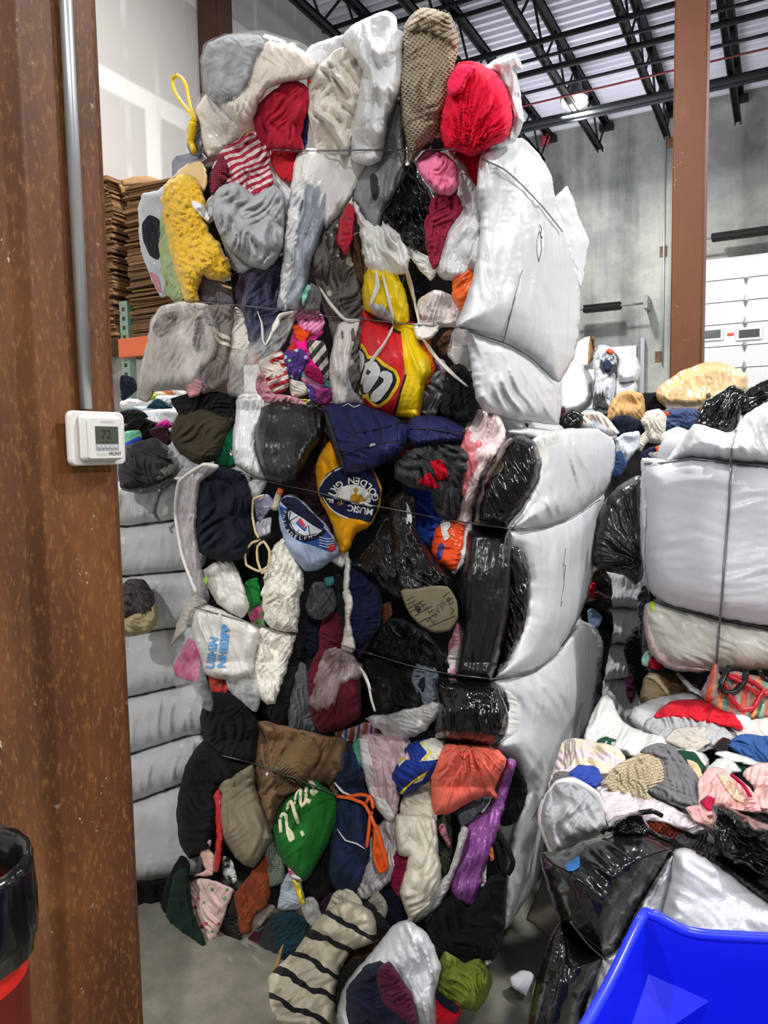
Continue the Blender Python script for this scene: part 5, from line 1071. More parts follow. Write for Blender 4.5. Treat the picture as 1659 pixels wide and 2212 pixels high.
# ---------------------------------------------------------------- left rear: white bales, loose clothes on top
LY = 2.08
LBL = box('clothing_bale', (-2.75, LY + .08, .06), (-1.9, LY + 1.5, zat(330, 1060, LY)), CORE, None, .06, 3)
tag(LBL, 'white wrapped bale column between the rusty column and the tall stack', 'bale')
LS = pl('b9babd', .4, .35, stretch=(1, 1, .3))
bands = [(1040, 1030, 1136, 1120), (1136, 1122, 1243, 1232), (1243, 1234, 1370, 1352), (1370, 1354, 1506, 1478), (1506, 1480, 1630, 1590), (1630, 1592, 1735, 1690), (1735, 1692, 1908, 1890)]
for (a, b, c, d) in bands:
    wrap(LBL, 'plastic_wrap', f'180,{a} 272,{a+2} 340,{(a+b)/2:.0f} 400,{b} 436,{b-6} 452,{(b+d)/2:.0f} 436,{d-6} 400,{d} 340,{(c+d)/2:.0f} 272,{c} 180,{c+2}', LS, ('Y', LY), .0, t=.085, fold=(.8, 90, 26, 160), rad=42, jag=.6)
def LG(nm, lab, pts, m, d=2.75, cat='clothes', **k): return G(nm, lab, cat, pts, m, base=d, **k)
LG('grey_shirt', 'charcoal grey shirt heaped on the white bale left', '262,1052 262,972 300,955 336,950 372,976 385,1010 360,1040 330,1052', cl('3a3b40'), 2.72, t=.09, fold=(2, 20))
LG('clear_plastic_bag', 'clear crumpled bag beside the charcoal shirt', '358,985 374,950 392,972 430,1000 440,1006 400,1014 376,1012', HAZY(), 2.68, 'bag', t=.04)
LG('maroon_hoodie', 'dark maroon hoodie above the charcoal shirt', '322,930 350,922 372,952 362,962 338,950', cl('3a1a26'), 2.78)
LG('black_shirt', 'black shirt on the left pile near the thermostat', '266,925 300,902 330,912 360,925 372,948 330,945 290,950', cl('101012'), 2.84)
LG('magenta_shirt', 'magenta cloth scrap on the left pile', '336,918 360,906 372,922 350,924', cl('b8268a'), 2.8)
LG('mint_shirt', 'mint green cloth by the thermostat edge', '262,936 300,930 306,948 276,962 264,962', cl('7fc8a0'), 2.8)
LG('blue_shirt', 'bright blue cloth under the mint one', '264,962 300,944 306,952 270,972', cl('2a4ab8'), 2.78)
LG('grey_sleeve', 'grey sleeve end hanging over the white bale left', '340,1020 370,1002 384,1010 376,1022 356,1030 342,1036', cl('6c6b66'), 2.62)
LG('black_torn_plastic', 'torn black grey plastic flap on the white bale', '262,1056 330,1045 388,1012 396,1004 360,1050 345,1070 336,1110 346,1128 330,1105 338,1062 300,1066', pl('55565a', .3, .8), 2.66, 'plastic film', t=.012, jag=3)
LG('leather_shoes', 'dark patterned cloth bulging out of the white bale', '262,1270 280,1252 310,1254 330,1280 334,1316 310,1330 262,1330', blot('2a2224', '4a4244', 50), 2.72, t=.08)
LG('beige_shirt', 'beige shirt bulging below the dark patterned cloth', '262,1345 300,1314 336,1304 340,1330 326,1362 290,1372 262,1372', cl('a89c78'), 2.69, t=.07, fold=(2.4, 20))
LG('black_pallet_bag', 'black filler for the dark void under the white bale', '200,2010 200,1900 278,1905 350,1905 390,1890 392,1935 350,2030 330,2040', cl('0c0c0d'), 2.86, 'bag', t=.03)  # no bag: near-black body standing in for shade under the bale
far = [('white_plastic_sheet', 'white plastic sheets on the distant left pile', '262,905 300,892 350,885 400,890 400,912 340,918 280,925', WB, 3.3), ('grey_plastic_sheet', 'pale blue plastic sheet on the distant left pile', '290,880 340,876 385,882 380,896 320,896', pl('b8c4d0', .3, .6), 3.5), ('teal_shirt', 'teal cloth on the distant left pile', '318,880 340,860 372,880 350,884', cl('1c3c4a'), 3.4), ('white_shirt', 'white cloth row behind the left pile', '262,868 310,860 360,855 400,862 380,876 300,880 262,880', cl('dcdcdc'), 3.8),
       ('orange_scrap', 'orange print scrap on the far left pile', '318,846 340,838 372,842 380,852 340,860', blot('d87a4a', 'd8c8a8', 20), 3.9), ('white_cloth', 'white rag on the far left pile behind the sock', '376,842 400,846 402,864 378,866', cl('e0dcd4'), 3.9), ('navy_shirt', 'navy cloth by the column at the far left pile', '262,812 288,816 296,842 270,862 262,862', cl('161a28'), 4.0), ('black_rag', 'black rag on the distant left pile', '262,890 300,885 320,900 290,915 262,912', cl('1c1c1e'), 3.2), ('lime_scrap', 'lime green scrap on the far left pile', '312,858 336,852 334,862 314,866', cl('a8c84a'), 3.7)]
for nm, lab, pts, m, d in far: LG(nm, lab, pts, m, d)
fb = box('clothing_bale', (-2.75, 3.66, .03), (-1.9, 4.7, 1.8), cl('b8b8ba'), None, .08, 3)
tag(fb, 'pale bale behind the distant left pile', 'bale')
fb = box('clothing_bale', (-3.9, 2.45, .03), (-2.78, 4.7, 1.8), cl('a8a8aa'), None, .08, 3)
tag(fb, 'pale bale under the distant left pile beside the rusty column', 'bale')

# ---------------------------------------------------------------- right: big cross strapped bale, pile and black bag bale
RYY = 3.1
z0r = zat(1500, 1450, RYY); z1r = zat(1600, 990, RYY)
RBL = box('clothing_bale', (float(P(1402, 1200, float(plane_d(1402, 1200, 1, RYY)))[0]), RYY + .12, z0r + .03), (float(P(1402, 1200, float(plane_d(1402, 1200, 1, RYY)))[0]) + 1.2, RYY + 1.3, z1r + .1), cl('c8c8cc'), None, .08, 4)
tag(RBL, 'big white bale with crossing straps at the right edge', 'bale')
RS = pl('cfced4', .34, .4, stretch=(.25, 1, 1))
RW1 = wrap(RBL, 'plastic_wrap', '1388,1010 1440,998 1492,990 1580,1000 1660,1006 1740,1010 1740,1372 1660,1356 1555,1336 1440,1306 1400,1270 1390,1200 1392,1100', RS, ('Y', RYY), .0, t=.15, fold=(.9, 175, 24, 260), rad=60)
RW2 = wrap(RBL, 'plastic_wrap', '1392,1310 1420,1298 1440,1308 1555,1338 1660,1358 1740,1374 1740,1452 1660,1446 1545,1450 1460,1442 1410,1410 1394,1370', pl('cfcec4', .34, .5), ('Y', RYY), .0, t=.11, fold=(1.5, 30, 20, 140), rad=45)
RW3 = wrap(RBL, 'plastic_wrap', '1440,998 1480,940 1500,918 1540,925 1582,938 1610,898 1660,866 1740,850 1740,1008 1660,1004 1580,998 1492,988', WHITE(), ('Y', RYY + .05), .0, t=.13, fold=(1.8, 60, 24, 120), rad=50)
wrap(RBL, 'pink_lining', '1390,1340 1398,1310 1412,1330 1420,1390 1480,1430 1540,1450 1450,1448 1405,1410', pl('d6bcbc', .35, .5), ('Y', RYY), .03, t=.05)
wrap(RBL, 'loose_sheet_corner', '1386,1000 1396,990 1440,998 1420,1050 1400,1130 1394,1240 1384,1180', pl('cfd0d4', .3, .5), ('Y', RYY), .0, t=.05)
for pts in ('1580,1000 1574,1100 1566,1200 1556,1330 1546,1448', '1392,1002 1440,999 1492,991 1580,1000 1660,1007 1730,1010', '1412,1296 1440,1307 1555,1337 1660,1357 1730,1372'): wire('strap', pts, SM_, .0042, RBL, [RW1, RW2, RW3], lift=.005, taut=3)
wire('strap', '1578,1000 1582,960 1590,930', SM_, .004, RBL, [RW3], lift=.004)
part(RW2, 'neon_tag', '1404,1300 1414,1300 1412,1318 1406,1322', plain('d8f040', .5), t=.004)
# second row: bale column seen through the gap
GY = 4.2
GB = box('clothing_bale', (float(P(1290, 1400, float(plane_d(1290, 1400, 1, GY)))[0]), GY + .06, .03), (float(P(1290, 1400, float(plane_d(1290, 1400, 1, GY)))[0]) + 1.2, GY + 1.2, zat(1340, 1200, GY)), CORE, None, .05, 3)
tag(GB, 'white banded bale column seen through the narrow gap', 'bale')
g0 = [float(q) for q in (P(1290, 1400, float(plane_d(1290, 1400, 1, GY))))]
gt = box('clothing_bale', (g0[0], GY + .1, zat(1340, 1200, GY) + .01), (g0[0] + 1.2, GY + 1.2, 1.74), CORE, None, .06, 3)
tag(gt, 'dark bale on top of the white banded bale column in the gap', 'bale')
ub = box('clothing_bale', (float(P(1402, 1200, float(plane_d(1402, 1200, 1, RYY)))[0]) + .02, RYY + .14, .03), (float(P(1402, 1200, float(plane_d(1402, 1200, 1, RYY)))[0]) + 1.2, RYY + 1.3, z0r - .02), CORE, None, .06, 3)
tag(ub, 'dark lower bale carrying the big white cross strapped bale', 'bale')
for a, c in ((1225, 1312), (1312, 1390), (1390, 1466), (1466, 1570)):
    wrap(GB, 'plastic_wrap', f'1300,{a+2} 1345,{a} 1400,{a+4} 1400,{c+4} 1345,{c} 1300,{c+2}', RS, ('Y', GY), 0, t=.1, fold=(1.1, 95, 14, 120), rad=26)
def RG(nm, lab, pts, m, base, cat='clothes', **k): return G(nm, lab, cat, pts, m, base=base, **k)
BB = RG('black_plastic_bag', 'tall matte black bag wedged beside the crossed strap bale', '1276,1202 1284,1150 1300,1100 1332,1056 1385,1030 1392,1142 1388,1240 1372,1262 1350,1242 1290,1226', pl('19191b', .32, .5), 3.25, 'bag', t=.16, fold=(2, (1390, 1220), 14, 80))
for nm, lab, pts, m, d in (
    ('black_jacket', 'black jacket hanging in the gap beside the white bands', '1250,1300 1262,1290 1300,1310 1318,1322 1322,1360 1310,1420 1300,1470 1262,1440 1256,1380', cl('101011'), 3.6),
    ('camo_jacket', 'olive and brown jacket in the gap at top', '1264,1290 1276,1240 1300,1226 1318,1250 1320,1290 1300,1310', blot('4a4638', '22221e', 30), 3.55), ('red_scarf', 'small red scarf scrap in the gap', '1272,1275 1280,1258 1286,1262 1282,1290 1276,1292', cl('c01c24'), 3.45), ('brown_fur_hat', 'brown and black fur cloth below the red scrap', '1270,1300 1290,1278 1316,1292 1322,1312 1296,1318', blot('3a2418', '14100e', 30), 3.5), ('tan_bag_scrap', 'tan cloth scrap at the gap left edge', '1262,1300 1268,1262 1280,1246 1278,1290 1270,1310', cl('8a7c64'), 3.6),
    ('light_denim_shirt', 'light blue denim shirt in the gap', '1270,1320 1286,1316 1300,1336 1290,1356 1274,1350', cl('8aa6c8'), 3.5), ('grey_plastic_bag', 'grey translucent bag bulging into the gap', '1230,1362 1252,1340 1290,1362 1302,1400 1292,1440 1272,1452 1250,1440', pl('9c9ca0', .3, .6), 3.3), ('black_white_shoe', 'black and white shoe tip in the gap', '1236,1340 1252,1328 1256,1342 1240,1350', blot('c8c8c8', '1a1a1a', 40), 3.4), ('blue_black_cloth', 'black and blue cloth low in the gap', '1250,1450 1290,1446 1300,1480 1290,1540 1270,1560 1258,1500', blot('101014', '3a4a6a', 12), 3.5), ('black_coat', 'fluffy black coat right of the white bands', '1350,1400 1366,1362 1382,1354 1386,1420 1414,1470 1404,1540 1366,1480', fl('141416'), 3.5), ('pink_print_cloth', 'pink print cloth strip beside the boot', '1352,1466 1366,1456 1372,1500 1364,1520 1354,1500', blot('b05a88', '5a2a44', 40), 3.45), ('grey_jeans', 'grey marbled jeans edge beside the crossed strap bale', '1378,1290 1392,1262 1402,1290 1390,1330 1384,1380 1380,1350', blot('6a7078', '3a4048', 40), 3.4)):
    RG(nm, lab, pts, m, d)
# what lies under the big bale, at the back of the pile
ZP = float(P(1330, 1850, 1.8)[2])
for nm, lab, pts, m, d, cat in (
    ('dark_jeans', 'charcoal jeans under the big white bale', '1390,1412 1440,1432 1500,1452 1560,1456 1540,1490 1450,1470 1400,1440', cl('3c3e44'), 3.05, 'jeans'), ('mint_sock', 'mint sock under the big white bale', '1386,1420 1400,1404 1410,1414 1400,1440 1388,1436', cl('9cc8b8'), 2.98, 'sock'), ('red_sock', 'red sock beside the mint sock', '1400,1430 1414,1418 1428,1424 1426,1446 1404,1444', cl('a8162a'), 2.97, 'sock'),
    ('brown_trousers', 'brown corduroy trousers behind the beige boot', '1400,1452 1450,1458 1502,1480 1500,1506 1440,1508 1420,1480', cl('5a4530'), 3.0, 'trousers')):
    RG(nm, lab, pts, m, d, cat)
I = RG('beige_boot', 'beige ankle boot with thick cream sole behind the pile', '1384,1510 1390,1470 1400,1456 1420,1458 1444,1490 1446,1502 1400,1522', cl('8f7f60'), 2.9, 'boot', t=.05)
part(I, 'sole', '1392,1464 1404,1456 1422,1460 1446,1494 1440,1502 1420,1476 1404,1466', cl('b8a880'), t=.014)
SBG = RG('striped_tote_bag', 'coral green and grey striped tote with red handles', '1516,1500 1532,1464 1547,1436 1556,1462 1590,1452 1660,1470 1720,1470 1720,1560 1640,1562 1560,1552', st(('e8705a', 'b0a090', 'e89a6a', '7aa890', 'd88a80', 'b8a8a0'), .13, 8), 2.75, 'bag', t=.1)
RH = pl('b81a2a', .25, .5)
wire('red_handle', '1566,1476 1580,1510 1600,1532 1626,1530 1642,1505 1650,1490 1620,1470 1570,1458', RH, .009, SBG.o, [SBG], lift=.008)
wire('red_handle', '1570,1458 1610,1478 1640,1500 1700,1490', RH, .009, SBG.o, [SBG], lift=.012)
I = wire('black_handle_strap', '1575,1440 1558,1475 1560,1492 1585,1496 1606,1475 1612,1450', pl('141416', .25, .6), .011, None, [SBG], lift=.02)
tag(I, 'black plastic bag handle hanging in front of the striped tote', 'strap')
wire('black_handle_strap', '1640,1446 1648,1462 1665,1472', pl('141416', .25, .6), .009, I, [SBG], lift=.02)
wire('black_handle_strap', '1578,1442 1600,1446 1640,1448', pl('141416', .25, .6), .012, I, [SBG], lift=.02)
# the pile on top of the low bale: bottom layers first
low = box('clothing_bale', tuple(P(1240, 1106, 1.95) * [1, 1, 0] + np.array([.03, .28, .03])), (float(P(1240, 1106, 1.95)[0]) + 1.3, 3.0, ZP - .12), CORE, None, .1, 4)
tag(low, 'low bale in black and white plastic under the right pile', 'bale')
Zp = ('Z', ZP, .75)
PILE = [
    ('white_plastic_bag', 'big whitish plastic bag spread over the pile top left', '1262,1610 1286,1530 1312,1500 1342,1560 1382,1580 1480,1600 1530,1640 1520,1662 1450,1650 1340,1626', pl('d9dcd8', .25, .8), .02, 'bag'),
    ('white_bag', 'pale translucent bag behind the red cloth', '1362,1552 1372,1530 1420,1505 1500,1500 1560,1540 1640,1560 1620,1600 1500,1610 1400,1590', pl('c8c8ca', .28, .6), .0, 'bag'),
    ('red_shirt', 'red shirt crumpled near the back of the pile', '1415,1548 1450,1516 1522,1514 1590,1550 1602,1574 1542,1562 1470,1550', cl('c81c2c'), .11, 'shirt'),
    ('grey_white_shirt', 'pale grey shirt below the red one', '1392,1570 1420,1546 1500,1546 1562,1572 1582,1602 1502,1622 1432,1592', cl('a8a8aa'), .06, 'shirt'),
    ('beige_trousers', 'pale beige trousers fold on the pile top', '1440,1600 1460,1575 1520,1570 1535,1600 1500,1622', cl('b8b2a6'), .08, 'trousers'),
    ('paper_sheet', 'stiff white sheet corner standing up behind the red shirt', '1458,1448 1500,1486 1560,1510 1612,1540 1626,1574 1590,1582 1560,1548 1520,1506 1490,1490', pl('dcdde0', .35, .2), .1, 'sheet'),
    ('white_plastic_bag', 'white plastic bag at the pile right rear', '1590,1580 1625,1556 1720,1548 1720,1600 1620,1610', pl('d4d2ce', .28, .7), .04, 'bag'),
    ('green_shirt', 'dark green shirt showing under white film', '1290,1602 1310,1592 1336,1600 1330,1618 1300,1620', cl('1c4a38'), .05, 'shirt'), ('green_shirt', 'dark green shirt strip right of the grey hoodie', '1462,1622 1500,1626 1526,1662 1520,1672 1490,1650', cl('17402e'), .05, 'shirt'),
    ('blue_towel', 'blue crinkled cloth at the right edge of the pile', '1572,1612 1600,1588 1660,1592 1720,1600 1720,1650 1640,1648', cl('2f548c'), .07, 'towel'), ('black_plastic_bag', 'small black bag left of the blue cloth', '1540,1612 1560,1594 1580,1600 1572,1625 1550,1622', SHINY(), .08, 'bag'),
    ('dark_green_shirt', 'dark green cloth under the white film at right', '1545,1640 1590,1634 1660,1656 1640,1670 1580,1668', cl('1b4030'), .04, 'shirt'), ('white_film', 'white film band below the blue cloth', '1545,1630 1570,1622 1640,1646 1720,1650 1720,1662 1620,1655', pl('d2d6d4', .25, .7), .07, 'plastic film'),
    ('grey_white_bag', 'pale crinkled bag right of the dark green strip', '1526,1662 1550,1640 1575,1640 1600,1665 1560,1672', pl('c8ccc8', .28, .8), .07, 'bag'),
    ('lilac_print_pants', 'lilac tie dye pants with elastic waist on the pile', '1186,1702 1200,1650 1222,1600 1264,1600 1332,1616 1352,1650 1340,1668 1290,1672 1260,1662 1222,1682', blot('d8c4cc', 'd8ccb0', 12), .1, 'trousers'),
    ('royal_blue_shirt', 'royal blue shirt with white dots on the pile', '1228,1674 1250,1654 1290,1660 1302,1692 1272,1702', sp('1e3f98', ('d8d8d8',), 16, .2), .13, 'shirt'), ('grey_pompom', 'dark fuzzy pompom at the pile left edge', '1192,1690 1202,1668 1232,1668 1240,1684 1212,1700', fl('4c4648'), .12, 'pompom'),
    ('beige_ribbed_sweater', 'beige ribbed sweater beside the grey hoodie', '1300,1692 1340,1650 1388,1630 1424,1642 1433,1682 1396,1712 1412,1732 1372,1722 1322,1706', kn('c4b494', 36, 75, rib=True), .14, 'sweater'),
    ('grey_hoodie', 'grey hoodie sprawled across the middle of the pile', '1385,1624 1420,1608 1450,1612 1474,1640 1500,1672 1512,1702 1516,1742 1480,1746 1420,1722 1388,1702 1432,1682 1424,1642', cl('6c6c6e'), .13, 'hoodie'),
    ('cream_shirt', 'cream cloth roll behind the grey hoodie', '1484,1640 1506,1650 1520,1680 1512,1692 1496,1672', cl('c8b490'), .08, 'shirt'),
    ('lilac_film', 'iridescent clear film over the pile centre', '1290,1702 1340,1700 1402,1722 1484,1762 1530,1792 1500,1800 1440,1776 1380,1772 1316,1782', pl('cfc6cc', .18, .6), .08, 'plastic film'),
    ('pink_hoodie', 'pale pink hoodie with crimson trim on the pile', '1510,1692 1530,1660 1560,1662 1602,1690 1632,1720 1642,1752 1600,1750 1560,1742 1532,1782 1512,1742', cl('d8a8a4'), .13, 'hoodie'), ('pink_sweatshirt', 'pale pink sweatshirt at the right edge', '1606,1672 1632,1652 1720,1652 1720,1760 1640,1750 1630,1700', cl('dcb2ac'), .12, 'sweatshirt'), ('pink_shirt', 'pale pink shirt fold below the grey hoodie', '1482,1744 1512,1740 1532,1772 1545,1792 1500,1772', cl('cda09c'), .12, 'shirt')]
for nm, lab, pts, m, of, cat in PILE:
    I = RG(nm, lab, pts, m, Zp, cat, off=of, fold=(2.0,))
    if nm == 'pink_hoodie':
        part(I, 'crimson_trim', '1512,1732 1530,1718 1544,1726 1540,1748 1530,1752', cl('a81840'), t=.006)
        wire('crimson_piping', '1580,1674 1606,1696 1622,1722', cl('a81840'), .005, I.o, [I], lift=.0)
        part(I, 'cream_lining', '1548,1672 1566,1672 1600,1712 1608,1736 1584,1726', cl('d8bca4'), t=.006)
    if nm == 'lilac_print_pants': part(I, 'elastic_waist', '1222,1602 1242,1600 1240,1640 1222,1662 1218,1640', kn('d8ccc0', 60, 0, rib=True), t=.01)
GS2 = RG('grey_sweatshirt', 'heather grey sweatshirt stuffed in a white bag at pile left', '1170,1772 1180,1720 1202,1692 1242,1690 1292,1732 1312,1782 1290,1802 1240,1822 1196,1842', cl('a2a2a6'), 1.95, 'sweatshirt', t=.1, fold=(1.6, 70, 30, 100))
wire('white_bag_edge', '1196,1842 1172,1780 1184,1722 1206,1694 1240,1688 1286,1716 1306,1770 1312,1784', WB, .011, GS2.o, base=1.93, flat=1.5)
for nm, lab, pts, m, d, cat, kw in (
    ('rust_knit_hat', 'rust red chunky knit hat on the black bag edge', '1382,1784 1400,1768 1440,1766 1496,1788 1484,1812 1440,1812 1400,1802', kn('8a3020', 34, 40), 1.9, 'hat', {}),
    ('grey_sock', 'grey rolled sock beside the tied bag top', '1316,1790 1340,1778 1352,1800 1330,1806', cl('8a8a8e'), 1.9, 'sock', {}),
    ('grey_sweatpants', 'dark grey sweatpants roll beside the rust hat', '1460,1812 1496,1790 1530,1800 1556,1832 1552,1856 1520,1852 1490,1838', cl('5a5a5d'), 1.88, 'sweatpants', {}),
    ('black_plastic_bag', 'crumpled shiny black bag at the right edge of the pile', '1540,1742 1560,1736 1600,1760 1660,1782 1720,1790 1720,1900 1640,1900 1596,1880 1552,1846 1545,1800', SHINY(), 1.78, 'bag', dict(fold=(2.6, 30, 22, 60), t=.13)),
    ('black_fleece_jacket', 'speckled black fleece above the crumpled black bag', '1570,1752 1592,1736 1640,1740 1720,1752 1720,1790 1640,1784 1590,1772', blot('1a1a1c', '3a3a3c', 120), 1.95, 'jacket', {})):
    RG(nm, lab, pts, m, d, cat, **kw)
# the black bag bale under the pile
BP = pl('131315', .16, .45, stretch=(1, 1, .5))
B1 = puff('black_plastic_bag', '1168,1850 1176,1842 1210,1842 1262,1816 1330,1804 1390,1802 1452,1832 1440,1862 1382,1952 1330,2052 1302,2068 1252,2040 1212,1992 1190,1930', BP, 1.72, 0, t=.2, fold=(.8, 40, 40, 300), rad=80); tag(B1.o, 'large glossy black bag on the corner of the low right bale', 'bag')
part(B1, 'torn_hole', '1222,1866 1250,1850 1252,1872 1238,1882 1224,1880', cl('2a5a8c'), t=.004)
B2 = puff('black_plastic_bag', '1212,1992 1252,2042 1304,2068 1290,2110 1262,2180 1246,2260 1140,2260 1146,2170 1166,2100 1190,2030', BP, 1.66, 0, t=.14, fold=(.6, (1212, 1990), 18, 160), rad=60); tag(B2.o, 'lower glossy black bag reaching down to the floor at right', 'bag')
B3 = puff('black_plastic_bag', '1440,1840 1480,1832 1560,1856 1660,1920 1740,1960 1740,2010 1660,1960 1560,1880 1500,1850 1452,1850', BP, 1.72, 0, t=.08, rad=30); tag(B3.o, 'black plastic ridge above the white sheet at right', 'bag')
WS = wrap(low, 'white_sheet', '1452,1842 1480,1832 1520,1850 1580,1890 1660,1948 1760,2000 1760,2120 1500,2120 1392,2120 1420,2000 1440,1900', pl('cdced2', .2, .5, stretch=(.3, 1, 1)), 1.68, 0, t=.12, fold=(1.2, 30, 26, 160), rad=70)
wrap(low, 'white_sheet_flap', '1440,1862 1454,1848 1446,1900 1428,1990 1380,2080 1330,2120 1302,2068 1332,2050 1384,1950', pl('c9cbce', .3, .5), 1.66, 0, t=.05, fold=(1.2, 120, 16, 140), rad=22)
wrap(low, 'white_sheet_flap', '1302,2070 1334,2092 1330,2130 1290,2230 1240,2260 1258,2180 1286,2112', pl('bfc0c2', .35, .4), 1.62, 0, t=.04, rad=20)
wire('strap', '1232,1990 1270,2040 1304,2070 1330,2088', SM_, .002, low, [B1, B2], lift=.004)
TT = RG('tied_black_bag_top', 'tied crinkly top of the glossy black bag', '1316,1788 1330,1772 1356,1760 1384,1752 1402,1790 1392,1812 1350,1806 1330,1800', SHINY(), 1.72, 'bag', t=.05, fold=(3, 120, 8, 30), jag=5)
for pts in ('1380,1756 1410,1752 1430,1762', '1396,1790 1420,1806 1450,1816', '1318,1792 1306,1790 1300,1800'): wire('bag_tail', pts, SHINY(), .006, TT.o, base=1.7)
I = RG('brown_cardboard', 'grey brown cardboard sheet leaning behind the black bag', '1136,1986 1172,1900 1186,1870 1212,1990 1196,2040 1170,2010', cl('6e685e'), 2.52, 'cardboard', t=.01, fold=.3, sharp=True)

# ---------------------------------------------------------------- far pile at right, in front of the doors
zf = 1.55
FARP = [
    ('tan_plastic_bag', 'large tan clothes bag in clear plastic on the far pile', '1418,852 1424,836 1450,818 1490,796 1530,784 1572,790 1610,810 1614,836 1602,850 1562,872 1500,882 1440,880 1424,868', pl('c9a878', .22, .5), 4.6, 'bag', dict(t=.22)),
    ('tan_jacket', 'light tan jacket bundle left of the large tan bag', '1314,892 1322,868 1342,848 1366,846 1388,856 1392,906 1350,912 1316,908', cl('c49a68'), 4.5, 'jacket', dict(fold=(2, 60))),
    ('navy_jacket', 'black navy jacket between the tan bundles', '1384,852 1420,850 1440,880 1428,890 1390,898', cl('14161c'), 4.55, 'jacket', {}),
    ('denim_sherpa_jacket', 'blue denim jacket in clear plastic with sherpa lining', '1424,892 1450,886 1504,886 1514,910 1500,930 1446,936 1430,920', cl('33456c', .5), 4.2, 'jacket', {}),
    ('black_plastic_bag', 'shiny black bag on the far pile, left of two', '1504,926 1512,890 1530,866 1560,846 1584,834 1606,846 1604,880 1590,920 1572,934', SHINY(), 3.9, 'bag', dict(fold=(2.6,))), ('black_plastic_bag', 'shiny black bag on the far pile at the right edge', '1596,868 1610,846 1640,830 1700,812 1720,860 1660,880 1604,896', SHINY(), 3.95, 'bag', dict(fold=(2.6,))),
    ('white_tshirt', 'white printed tee shirt on the far pile', '1430,962 1434,938 1462,924 1488,932 1492,960 1490,986 1466,994 1444,980', sp('dcdad4', ('8a6a70',), 10, .12), 3.7, 'shirt', {}),
    ('navy_shirt', 'navy shirt under the tan jacket bundle', '1322,908 1350,898 1392,914 1402,940 1380,962 1340,950', cl('181c2c'), 4.1, 'shirt', {}), ('clear_plastic_bag', 'clear crumpled bag beside the middle bale top', '1330,950 1352,936 1380,932 1380,962 1350,1000 1334,990', pl('c4ccd6', .15, .9), 3.8, 'bag', dict(fold=(2.5,))),
    ('denim_jeans', 'blue jeans hanging beside the middle bale', '1318,984 1340,974 1352,1002 1338,1030 1310,1022', cl('2e466e'), 3.7, 'jeans', {}), ('black_plastic_bag', 'shiny black bag low beside the middle bale', '1308,1030 1340,1006 1372,980 1388,990 1386,1040 1340,1060 1310,1072 1300,1060', SHINY(), 4.32, 'bag', dict(fold=(2.4,))),
    ('pastel_clothes_bag', 'pastel clothes in clear bag on the middle bale', '1252,918 1266,896 1292,890 1316,908 1336,936 1316,940 1270,926', blot('dcc8b8', 'd0d4dc', 10), 3.7, 'bag', {}), ('black_plastic_bag', 'small shiny black bag behind the top bale bottom', '1204,922 1214,898 1236,886 1258,896 1256,922 1230,928', SHINY(), 3.05, 'bag', {}), ('maroon_cloth', 'maroon cloth peeking behind the top bale bottom', '1196,924 1204,888 1218,880 1222,900 1208,924', cl('4a1c2c'), 3.25, 'cloth', {}),
    ('black_rag', 'black rag under the top bale bottom edge', '1140,925 1150,908 1190,912 1205,920 1190,930', cl('141416'), 3.0, 'cloth', {}), ('teal_rag', 'teal rag under the top bale bottom edge', '1096,922 1110,912 1140,916 1138,926 1110,928', cl('2a8aa8'), 2.6, 'cloth', {}),
    ('navy_pants', 'navy trousers strip in front of the white tee', '1382,992 1390,976 1430,962 1448,980 1440,996 1396,1002', cl('1a1c3a'), 3.6, 'trousers', {}), ('orange_scrap', 'orange cloth scrap left of the white tee', '1416,966 1428,962 1432,974 1420,978', cl('d0522a'), 3.55, 'cloth', {}),
    ('black_strip', 'black cloth strip on the big white bale edge', '1428,1022 1450,1000 1466,992 1470,1000 1440,1026', cl('1a1a1e'), 3.02, 'cloth', {}), ('grey_print_film', 'pale film scrap below the sherpa', '1400,980 1430,974 1446,990 1420,994', HAZY(), 3.5, 'plastic film', {})]
for nm, lab, pts, m, d, cat, kw in FARP:
    I = RG(nm, lab, pts, m, d, cat, **kw)
    if nm == 'denim_sherpa_jacket':
        part(I, 'leather_patch', '1432,890 1444,888 1446,898 1434,900', cl('a84a2a'), t=.004)
        J = puff('sherpa_lining', '1386,908 1398,890 1422,886 1438,900 1436,940 1430,956 1404,956 1392,930', fl('c8c4b4'), 4.1, t=.08, parent=I.o)
        puff('sherpa_lining', '1376,966 1386,940 1400,930 1404,952 1394,960 1384,975', fl('c4c0b0'), 4.05, t=.03, parent=I.o)
    if nm == 'tan_plastic_bag':
        [part(I, 'vent_hole', '%d,%d %d,%d %d,%d %d,%d' % (x, y - 2, x + 2, y, x, y + 2, x - 2, y), plain('9a7a4c', .5), t=.003) for x, y in ((1447, 853), (1462, 852), (1476, 851))]
        part(I, 'dark_button', '1525,852 1532,848 1536,856 1528,860', plain('3a3a2c', .5), t=.01)
def FB(nm, lab, pts, m, d, cat='bale', **k): return G(nm, lab, cat, pts, m, base=d, **k)
FB('clothing_bale', 'distant white bale right of the top bale', '1203,880 1208,820 1222,786 1240,780 1262,790 1280,830 1276,870 1250,892 1220,896', WHITE(), 6.2, t=.3, fold=(1, 88, 8, 100))
I = FB('clothing_bale', 'upper part of the distant white bale with cardboard edge', '1230,780 1248,742 1272,728 1280,752 1284,790 1262,800', WHITE(), 6.3, t=.2)
part(I, 'cardboard_edge', '1274,728 1284,730 1284,772 1270,786', cl('8a6a48'), t=.02)
I = FB('plastic_bag_bale', 'distant bale of black and clear bags with red tie', '1282,880 1286,820 1284,770 1296,746 1316,750 1338,776 1334,810 1326,850 1322,890 1296,892', blot('c0c4ca', '2a2a2e', 7), 6.0, t=.25, fold=(2.5, 85, 8, 60))
